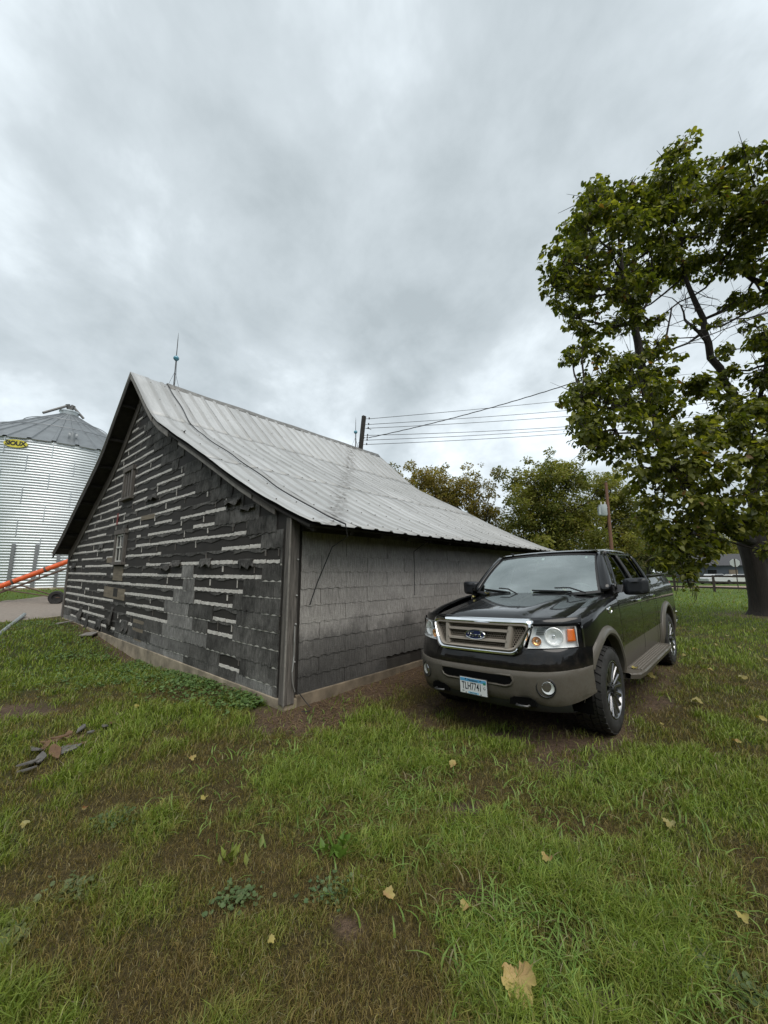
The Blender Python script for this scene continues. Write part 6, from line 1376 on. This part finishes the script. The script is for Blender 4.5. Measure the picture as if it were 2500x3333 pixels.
def blades(x, y, r, hscale, wscale, lean_, colmode):
    n = len(x); g = green(x, y); d = dirt(x, y); z = gz(x, y) - 0.006
    tuft = vnoise(x, y, 5.0, 41) * .6 + vnoise(x, y, 13.0, 42) * .4
    h = hscale * (0.45 + 0.9 * rng.random(n)) * (0.55 + 0.9 * g) * (0.55 + 0.95 * tuft); w_ = wscale * (0.7 + 0.6 * rng.random(n)) * (0.7 + 0.5 * g)
    a = rng.random(n) * 6.283; ln = lean_ * (0.3 + rng.random(n)) * h; wx, wy = np.cos(a) * ln + 0.12 * h, np.sin(a) * ln; b = rng.random(n) * 6.283; sx, sy = np.cos(b) * w_ * .5, np.sin(b) * w_ * .5
    base = np.stack([x, y, z], 1); side = np.stack([sx, sy, 0 * sx], 1); mid = base + np.stack([wx * .35, wy * .35, h * .62], 1); tip = base + np.stack([wx, wy, h * np.clip(1 - .35 * (ln / h) ** 2, .25, 1)], 1)
    V = np.stack([base - side, base + side, mid + side * .8, mid - side * .8, tip], 1).reshape(-1, 3); k = np.arange(n)[:, None] * 5
    F = np.concatenate([k + np.array([[0, 1, 2]]), k + np.array([[0, 2, 3]]), k + np.array([[3, 2, 4]])], 0)
    t = np.clip(g * 1.15 - .12 + rng.normal(size=n) * .27, 0, 1)[:, None]; v = rng.random(n)[:, None]
    dead = np.array([.195, .145, .050]) * (0.45 + 1.0 * v); live = np.array([.115, .175, .020]) * (1 - v) + np.array([.265, .335, .060]) * v
    C = dead * (1 - t) + live * t; s_ = rng.random(n) < .03; C[s_] = np.array([.26, .23, .13]); return V, F, np.repeat(C, 5, 0)
def lawn(n, r0, r1, hs, ws_, ln, name, half=rad(74)):
    x, y, r = ring_pts(n, r0, r1, half); k = allowed(x, y); x, y, r = x[k], y[k], r[k]; d = dirt(x, y); g = green(x, y)
    k = rng.random(len(x)) < (1 - d * .93) * (0.72 + .28 * g); x, y, r = x[k], y[k], r[k]; lod = (r / 3.0).clip(.8) ** .42
    return blades(x, y, r, hs * (1 + 0 * r), ws_ * lod, ln, 0)
parts = [lawn(40000, .25, 1.25, .058, .0042, .95, 'z', rad(115)), lawn(310000, 1.25, 4.0, .058, .0042, .95, 'a'), lawn(195000, 4.0, 9.0, .066, .0052, .85, 'b'), lawn(150000, 9.0, 24.0, .065, .0066, .7, 'c'), lawn(70000, 24, 70, .08, .013, .6, 'd')]
V = np.concatenate([p[0] for p in parts]); off = np.cumsum([0] + [len(p[0]) for p in parts[:-1]]); F = np.concatenate([p[1] + o_ for p, o_ in zip(parts, off)]); C = np.concatenate([p[2] for p in parts])
o = link('grass', np_mesh('grass', V, F, M_GRASS, False, C)); tag(o, 'patchy green and brown lawn grass', 'grass', kind='stuff')
# long coarse tussocks
tus = []
for u, v, r, n in [(1560, 3040, .13, 420), (1640, 2980, .10, 200), (1270, 2520, .35, 700), (1130, 2460, .35, 600), (1330, 2640, .3, 600), (1200, 2700, .3, 550), (950, 2460, .3, 400), (1800, 2800, .16, 320), (1760, 2880, .14, 260), (1930, 2960, .2, 420), (2050, 3060, .2, 460), (2180, 3000, .18, 300), (1900, 3200, .18, 360), (2100, 3260, .2, 380), (1430, 2780, .2, 260), (1620, 3180, .12, 200), (2010, 2560, .4, 500), (2250, 2620, .4, 350), (2400, 2980, .2, 260), (740, 2600, .3, 260), (1680, 2680, .25, 300), (1450, 2460, .25, 320), (2330, 3280, .15, 200), (1700, 3300, .12, 200), (1080, 2320, .3, 200), (850, 2480, .25, 220), (1850, 2560, .3, 300)]:
    p = flat(u, v); n = int(n * .5); x = p[0] + rng.normal(size=n) * r; y = p[1] + rng.normal(size=n) * r * .8; k = allowed(x, y) & (vnoise(x, y, 4.0, 61) + .4 * rng.random(n) > .45); tus.append((x[k], y[k]))
x = np.concatenate([t[0] for t in tus]); y = np.concatenate([t[1] for t in tus]); n = len(x); z = gz(x, y); h = .045 + .065 * rng.random(n); a = rng.random(n) * 6.283; ln = h * (.5 + 1.1 * rng.random(n)); w_ = .0035 + .0035 * rng.random(n)
w_ *= (np.hypot(x, y) / 3).clip(1) ** .5
dirx, diry = np.cos(a), np.sin(a); rows = []
for t in (0, .35, .7, 1.0):
    cx = x + dirx * ln * t ** 1.5; cy = y + diry * ln * t ** 1.5; cz = z + h * (t * 1.35 - .55 * t * t * (1 + .5 * (ln / h))); ww = w_ * (1 - .85 * t) ; rows.append(np.stack([cx - diry * ww, cy + dirx * ww, cz], 1)); rows.append(np.stack([cx + diry * ww, cy - dirx * ww, cz], 1))
V = np.stack(rows, 1).reshape(-1, 3); k = np.arange(n)[:, None] * 8; F = np.concatenate([k + np.array([[2*i, 2*i+1, 2*i+3, 2*i+2]]) for i in range(3)]); v_ = rng.random(n)[:, None]; C = np.array([.090, .165, .024]) * (1 - v_) + np.array([.220, .310, .075]) * v_; C[rng.random(n) < .06] = [.24, .21, .11]
o = link('coarse_grass', np_mesh('coarse_grass', V, F, M_GRASS, False, np.repeat(C, 8, 0))); tag(o, 'long bright green grass tussocks in the lawn', 'grass', kind='stuff')
# creeping round-leaved weed along the gable
ROUND = np.array([(0, 0, 0)] + [(0.5 * math.cos(t), 0.5 * math.sin(t) * .92 + .1, 0.09 * math.cos(2 * t) + .06) for t in np.linspace(0.25 - math.pi / 2, 1.5 * math.pi - .25, 8)]); RTRI = np.array([(0, i, i + 1) for i in range(1, 8)])
M_WEED = foliage_mat('weed_leaf', 0.3, 0.2)
def stems(V, F, C, k):
    """join the leaves of one plant at its root with thin stalks"""
    n = len(V) // k; c = V.reshape(n, k, 3)[:, 0].mean(0); c[2] = float(gz([c[0]], [c[1]])[0]) - .004; b = len(V)
    V = np.concatenate([V, [c + [.003, 0, 0], c - [.003, 0, 0]]]); F = np.concatenate([F, np.stack([np.full(n, b), np.full(n, b + 1), np.arange(n) * k], 1)]); return V, F, np.concatenate([C, C[:2] * .7])
def weeds(x, y, size, hgt, name, c0, c1, parent=None, W=None, stem=False):
    n = len(x); z = gz(x, y) + hgt * (.3 + .7 * rng.random(n)); a = rng.random(n) * 6.283; tip = np.stack([np.cos(a), np.sin(a), rng.normal(size=n) * .25], 1); up = np.tile([0, 0, 1.0], (n, 1)) + rng.normal(size=(n, 3)) * .28
    V, F = scatter(np.stack([x, y, z], 1), size * (.6 + .7 * rng.random(n)), tip, up, np.zeros(n), ROUND * np.array([1, 1, 1]), RTRI); v_ = rng.random(n)[:, None]; C = np.array(c0) * (1 - v_) + np.array(c1) * v_
    C = np.repeat(C, 9, 0)
    if stem:
        V, F, C = stems(V, F, C, 9)
    return link(name, np_mesh(name, V, F, M_WEED, False, C), parent, W)
px, py = [], []
for s0, s1, w0, n in ((0.3, 3.2, .62, 3000), (3.0, 6.5, 1.3, 2800), (6.5, 12, 1.8, 1400)):
    s = s0 + (s1 - s0) * rng.random(n); t = -.04 - np.abs(rng.normal(size=n)) * w0 * .55; p = BO[None] + BL[None] * s[:, None] + BR[None] * t[:, None]; k = (vnoise(p[:, 0], p[:, 1], 1.6, 51) + .5 * rng.random(n) > .62) & allowed(p[:, 0], p[:, 1]) & (dirt(p[:, 0], p[:, 1]) < .5); px.append(p[k, 0]); py.append(p[k, 1])
x, y = np.concatenate(px), np.concatenate(py)
tag(weeds(x, y, .042, .075, 'ground_ivy', (.055, .110, .028), (.15, .225, .075)), 'creeping round-leaved weeds spreading along the gable foundation', 'weeds', kind='stuff')
# separate clumps nearer by
cls = [(245, 2895, .12, 70, .030, 'pale round-leaved weed clump in brown grass at lower left', (.07, .11, .055), (.13, .18, .11)), (765, 2930, .12, 110, .024, 'round-leaved weed clump left of bottom centre in brown grass', (.055, .10, .05), (.11, .17, .095)), (1070, 2900, .11, 95, .024, 'blue-green round-leaved weed clump at bottom centre left', (.05, .10, .055), (.10, .17, .10)), (375, 2670, .14, 110, .026, 'low blue-green weed clump in the brown grass below the debris', (.045, .085, .045), (.085, .14, .08)),
       (20, 3060, .11, 55, .036, 'pale weed clump at the far lower left edge', (.08, .12, .06), (.15, .19, .11)), (2270, 3130, .10, 40, .034, 'weed clump with broad round leaves at lower right', (.05, .09, .045), (.10, .16, .085)), (2430, 3240, .12, 55, .036, 'weed clump with broad round leaves in the lower right corner', (.05, .09, .045), (.10, .16, .085)), (1120, 2410, .10, 40, .028, 'low green weed clump between barn corner and truck', (.05, .10, .03), (.10, .15, .05))]
for u, v, r, n, sz, lb, c0, c1 in cls:
    p = flat(u, v); x = p[0] + rng.normal(size=n) * r * .55; y = p[1] + rng.normal(size=n) * r * .42; tag(weeds(x, y, sz, .035, 'weed_clump', np.array(c0) * [1.1, 1, .7], np.array(c1) * [1.15, 1, .7], stem=True), lb, 'weed', 'round-leaved weed clumps in the lawn')
# upright leafy plant
for u, v, n, hh, c, lb in ((1105, 2775, 16, .16, (.12, .21, .035), 'upright bright green dock plant in the lawn'), (760, 2800, 26, .10, (.16, .19, .04), 'yellowish feathery weed beside the round-leaved clump'), (1880, 2860, 5, .12, (.11, .18, .03), 'broad bright green blade-leaved weed on the right')):
    p = flat(u, v); zz = gz1(p[0], p[1]); a = rng.random(n) * 6.283; tip = np.stack([np.cos(a) * .6, np.sin(a) * .6, .9 + 0 * a], 1); x = p[0] + rng.normal(size=n) * .05; y = p[1] + rng.normal(size=n) * .04
    V, F = scatter(np.stack([x, y, np.full(n, zz)], 1), hh * .62 * (.6 + .7 * rng.random(n)), tip, np.tile([0, 0, 1.0], (n, 1)) + rng.normal(size=(n, 3)) * .4, np.zeros(n), OVALV * np.array([.75, 1, 1]), OVALF)
    V, F, C = stems(V, F, np.tile(np.array(c), (len(V), 1)) * (.7 + .6 * rng.random((len(V), 1))), 4)
    tag(link('leafy_weed', np_mesh('leafy_weed', V, F, M_WEED, False, C)), lb, 'weed')
# straw litter on the bare earth
n = 2600; p = BO[None] + BR[None] * (rng.random(n) * 3.5 - .4)[:, None] - BL[None] * (rng.random(n) ** .8 * 1.1)[:, None]; x, y = p[:, 0], p[:, 1]; k = allowed(x, y) & (dirt(x, y) > .4); x, y = x[k], y[k]; n = len(x); z = gz(x, y) + .012 * rng.random(n) + .004; a = rng.random(n) * 6.283; L_ = .03 + .06 * rng.random(n); d = np.stack([np.cos(a) * L_, np.sin(a) * L_, rng.normal(size=n) * .008], 1); sd_ = np.stack([-np.sin(a), np.cos(a), 0 * a], 1) * .0022; c = np.stack([x, y, z], 1)
V = np.stack([c - d - sd_, c - d + sd_, c + d + sd_, c + d - sd_], 1).reshape(-1, 3); F = np.arange(4 * n).reshape(-1, 4); v_ = rng.random((n, 1)); C = np.array([.12, .075, .045]) * (1 - v_) + np.array([.30, .21, .12]) * v_
tag(link('straw_litter', np_mesh('straw_litter', V, F, M_GRASS, False, np.repeat(C, 4, 0))), 'dry straw and litter strewn on the bare soil by the barn corner', 'litter', kind='stuff')
# ------------------------------------------------------------------ fallen leaves
M_FALL = foliage_mat('fallen_leaf', 0.25, 0.15)
def fallen(u, v, sz, c, lb, tilt=.15, z=None, P=None, grp='fallen leaves on the lawn', n=22):
    p = flat(u, v) if P is None else np.array(P); zz = gz1(p[0], p[1]) + .035 + .15 * sz if z is None else z
    R_ = [(.5 + .045 * math.sin(5 * t) + .05 * math.sin(11 * t + 1)) * (1.0 + .30 * math.cos(t)) for t in np.linspace(0, 2 * math.pi, n, endpoint=False)]; T_ = np.linspace(0, 2 * math.pi, n, endpoint=False); rs_ = random.Random(int(u * 7 + v)); q = rs_.uniform(0, 6); R_ = [r * rs_.uniform(.86, 1.06) for r in R_]
    V = [(0, 0, 0.02)] + [(R_[i] * math.cos(T_[i]) * .55, R_[i] * math.sin(T_[i]) * .48, .03 * math.sin(2 * T_[i] + q)) for i in range(n)] + [(R_[i] * math.cos(T_[i]), R_[i] * math.sin(T_[i]) * .85, .17 * math.sin(2 * T_[i] + q) + .06 + rs_.uniform(-.05, .08) + .05 * math.sin(16 * T_[i])) for i in range(n)]
    F = [(0, 1 + i, 1 + (i + 1) % n) for i in range(n)] + [(1 + i, 1 + n + i, 1 + (i + 1) % n) for i in range(n)] + [(1 + n + i, 1 + n + (i + 1) % n, 1 + (i + 1) % n) for i in range(n)]
    w_ = np.clip(.5 + np.array(V)[:, :1] * 1.2 + np.random.default_rng(int(u)).normal(size=(len(V), 1)) * .2, 0, 1); C = np.array(c) * (1 - w_) + np.array([.36, .30, .10]) * w_ * (max(c) / .4)
    sz *= .72; o = link('fallen_leaf', np_mesh('fallen_leaf', np.array(V) * sz, np.array(F), M_FALL, True, C)); o.matrix_world = T3((p[0], p[1], zz)) @ Matrix.Rotation(q, 4, 'Z') @ Matrix.Rotation(tilt * rs_.uniform(-1, 1), 4, 'X') @ Matrix.Rotation(tilt * rs_.uniform(-1, 1), 4, 'Y'); return tag(o, lb, 'leaf', grp)
TANC, YEL, RED, PALE = (.36, .21, .10), (.36, .30, .08), (.20, .04, .02), (.30, .29, .15)
fallen(1690, 3235, .20, (.42, .27, .13), 'large tan and yellow fallen leaf at the bottom edge', .2, n=72)
for u, v, sz, c, lb in ((1480, 2510, .11, TANC, 'pale tan fallen leaf in front of the truck plate'), (1260, 2945, .09, TANC, 'curled tan leaf at bottom centre'), (1525, 2990, .09, TANC, 'pointed tan leaf above the bright tussock'), (620, 2478, .09, TANC, 'pinkish fallen leaf in brown grass below the barn corner'), (665, 2612, .075, YEL, 'yellow leaf in brown grass left of centre'), (275, 2642, .05, RED, 'small red leaf in brown grass on the left'), (90, 2695, .09, PALE, 'pale leaf near the left edge'), (1120, 2790, .04, TANC, 'tiny orange leaf beneath the dock plant'), (2110, 2243, .24, PALE, 'large pale green leaf lying beside the running board'), (2270, 2328, .17, PALE, 'pale leaf with brown stem right of the front wheel'), (2415, 2253, .17, PALE, 'folded pale green leaf at right'), (2265, 2137, .15, YEL, 'yellow leaf behind the rear wheel'), (2185, 2722, .10, PALE, 'yellow-green leaf in brown grass at right'), (2425, 3035, .075, YEL, 'bright yellow upright leaf near the right edge'), (2205, 3025, .05, RED, 'small dark red leaf in the right lawn'), (2110, 3160, .05, YEL, 'small yellow leaf half hidden in grass at lower right'), (2400, 2463, .09, TANC, 'tan leaf near the right edge level with the tyre'), (880, 3098, .05, YEL, 'small mustard leaf at the bottom in dark grass'), (2315, 2218, .10, TANC, 'brown leaf between two pale ones on the right'), (2160, 2392, .05, YEL, 'tiny yellow leaf right of the front tyre'), (2480, 2390, .12, YEL, 'yellow leaf at the right frame edge'), (2490, 2180, .14, PALE, 'pale leaf on bright lawn at the right frame edge'), (450, 2308, .11, YEL, 'yellowish leaf among weeds below the gable'), (760, 2310, .08, YEL, 'yellow leaf among weeds near the barn corner'), (1785, 2830, .09, TANC, 'brown curled leaf in the dark hollow right of centre')): fallen(u, v, sz, c, lb)
for u, v in ((2330, 2120), (2370, 2090), (2280, 2055), (2440, 2140), (2200, 2060), (2350, 2030), (2260, 2010), (2405, 2130), (2235, 2165), (2460, 2060), (2300, 2180)): fallen(u, v, .13, PALE, 'small pale leaf scattered on the lawn beneath the large tree')
for (x, y, z), c, lb, sz in (((-1.47, -.62, 1.345), YEL, 'yellow leaf on the truck cowl at the far wiper', .10), ((-1.52, .02, 1.375), YEL, 'small yellow leaf on the middle of the windscreen base', .06), ((-1.55, .40, 1.385), YEL, 'yellow leaf resting on the windscreen before the wheel', .10), ((-1.50, .36, 1.350), (.25, .08, .05), 'small red-brown leaf on the truck cowl', .055), ((-1.30, -.74, 1.305), PALE, 'narrow pale leaf on the truck hood edge', .07), ((-1.75, 1.05, .488), YEL, 'yellow leaf on the running board', .10)):
    p = truck_pt(x, y, z); fallen(x * 100 + 500, y * 100 + 300, sz, c, lb, .3, p[2], p, 'fallen leaves on the truck')
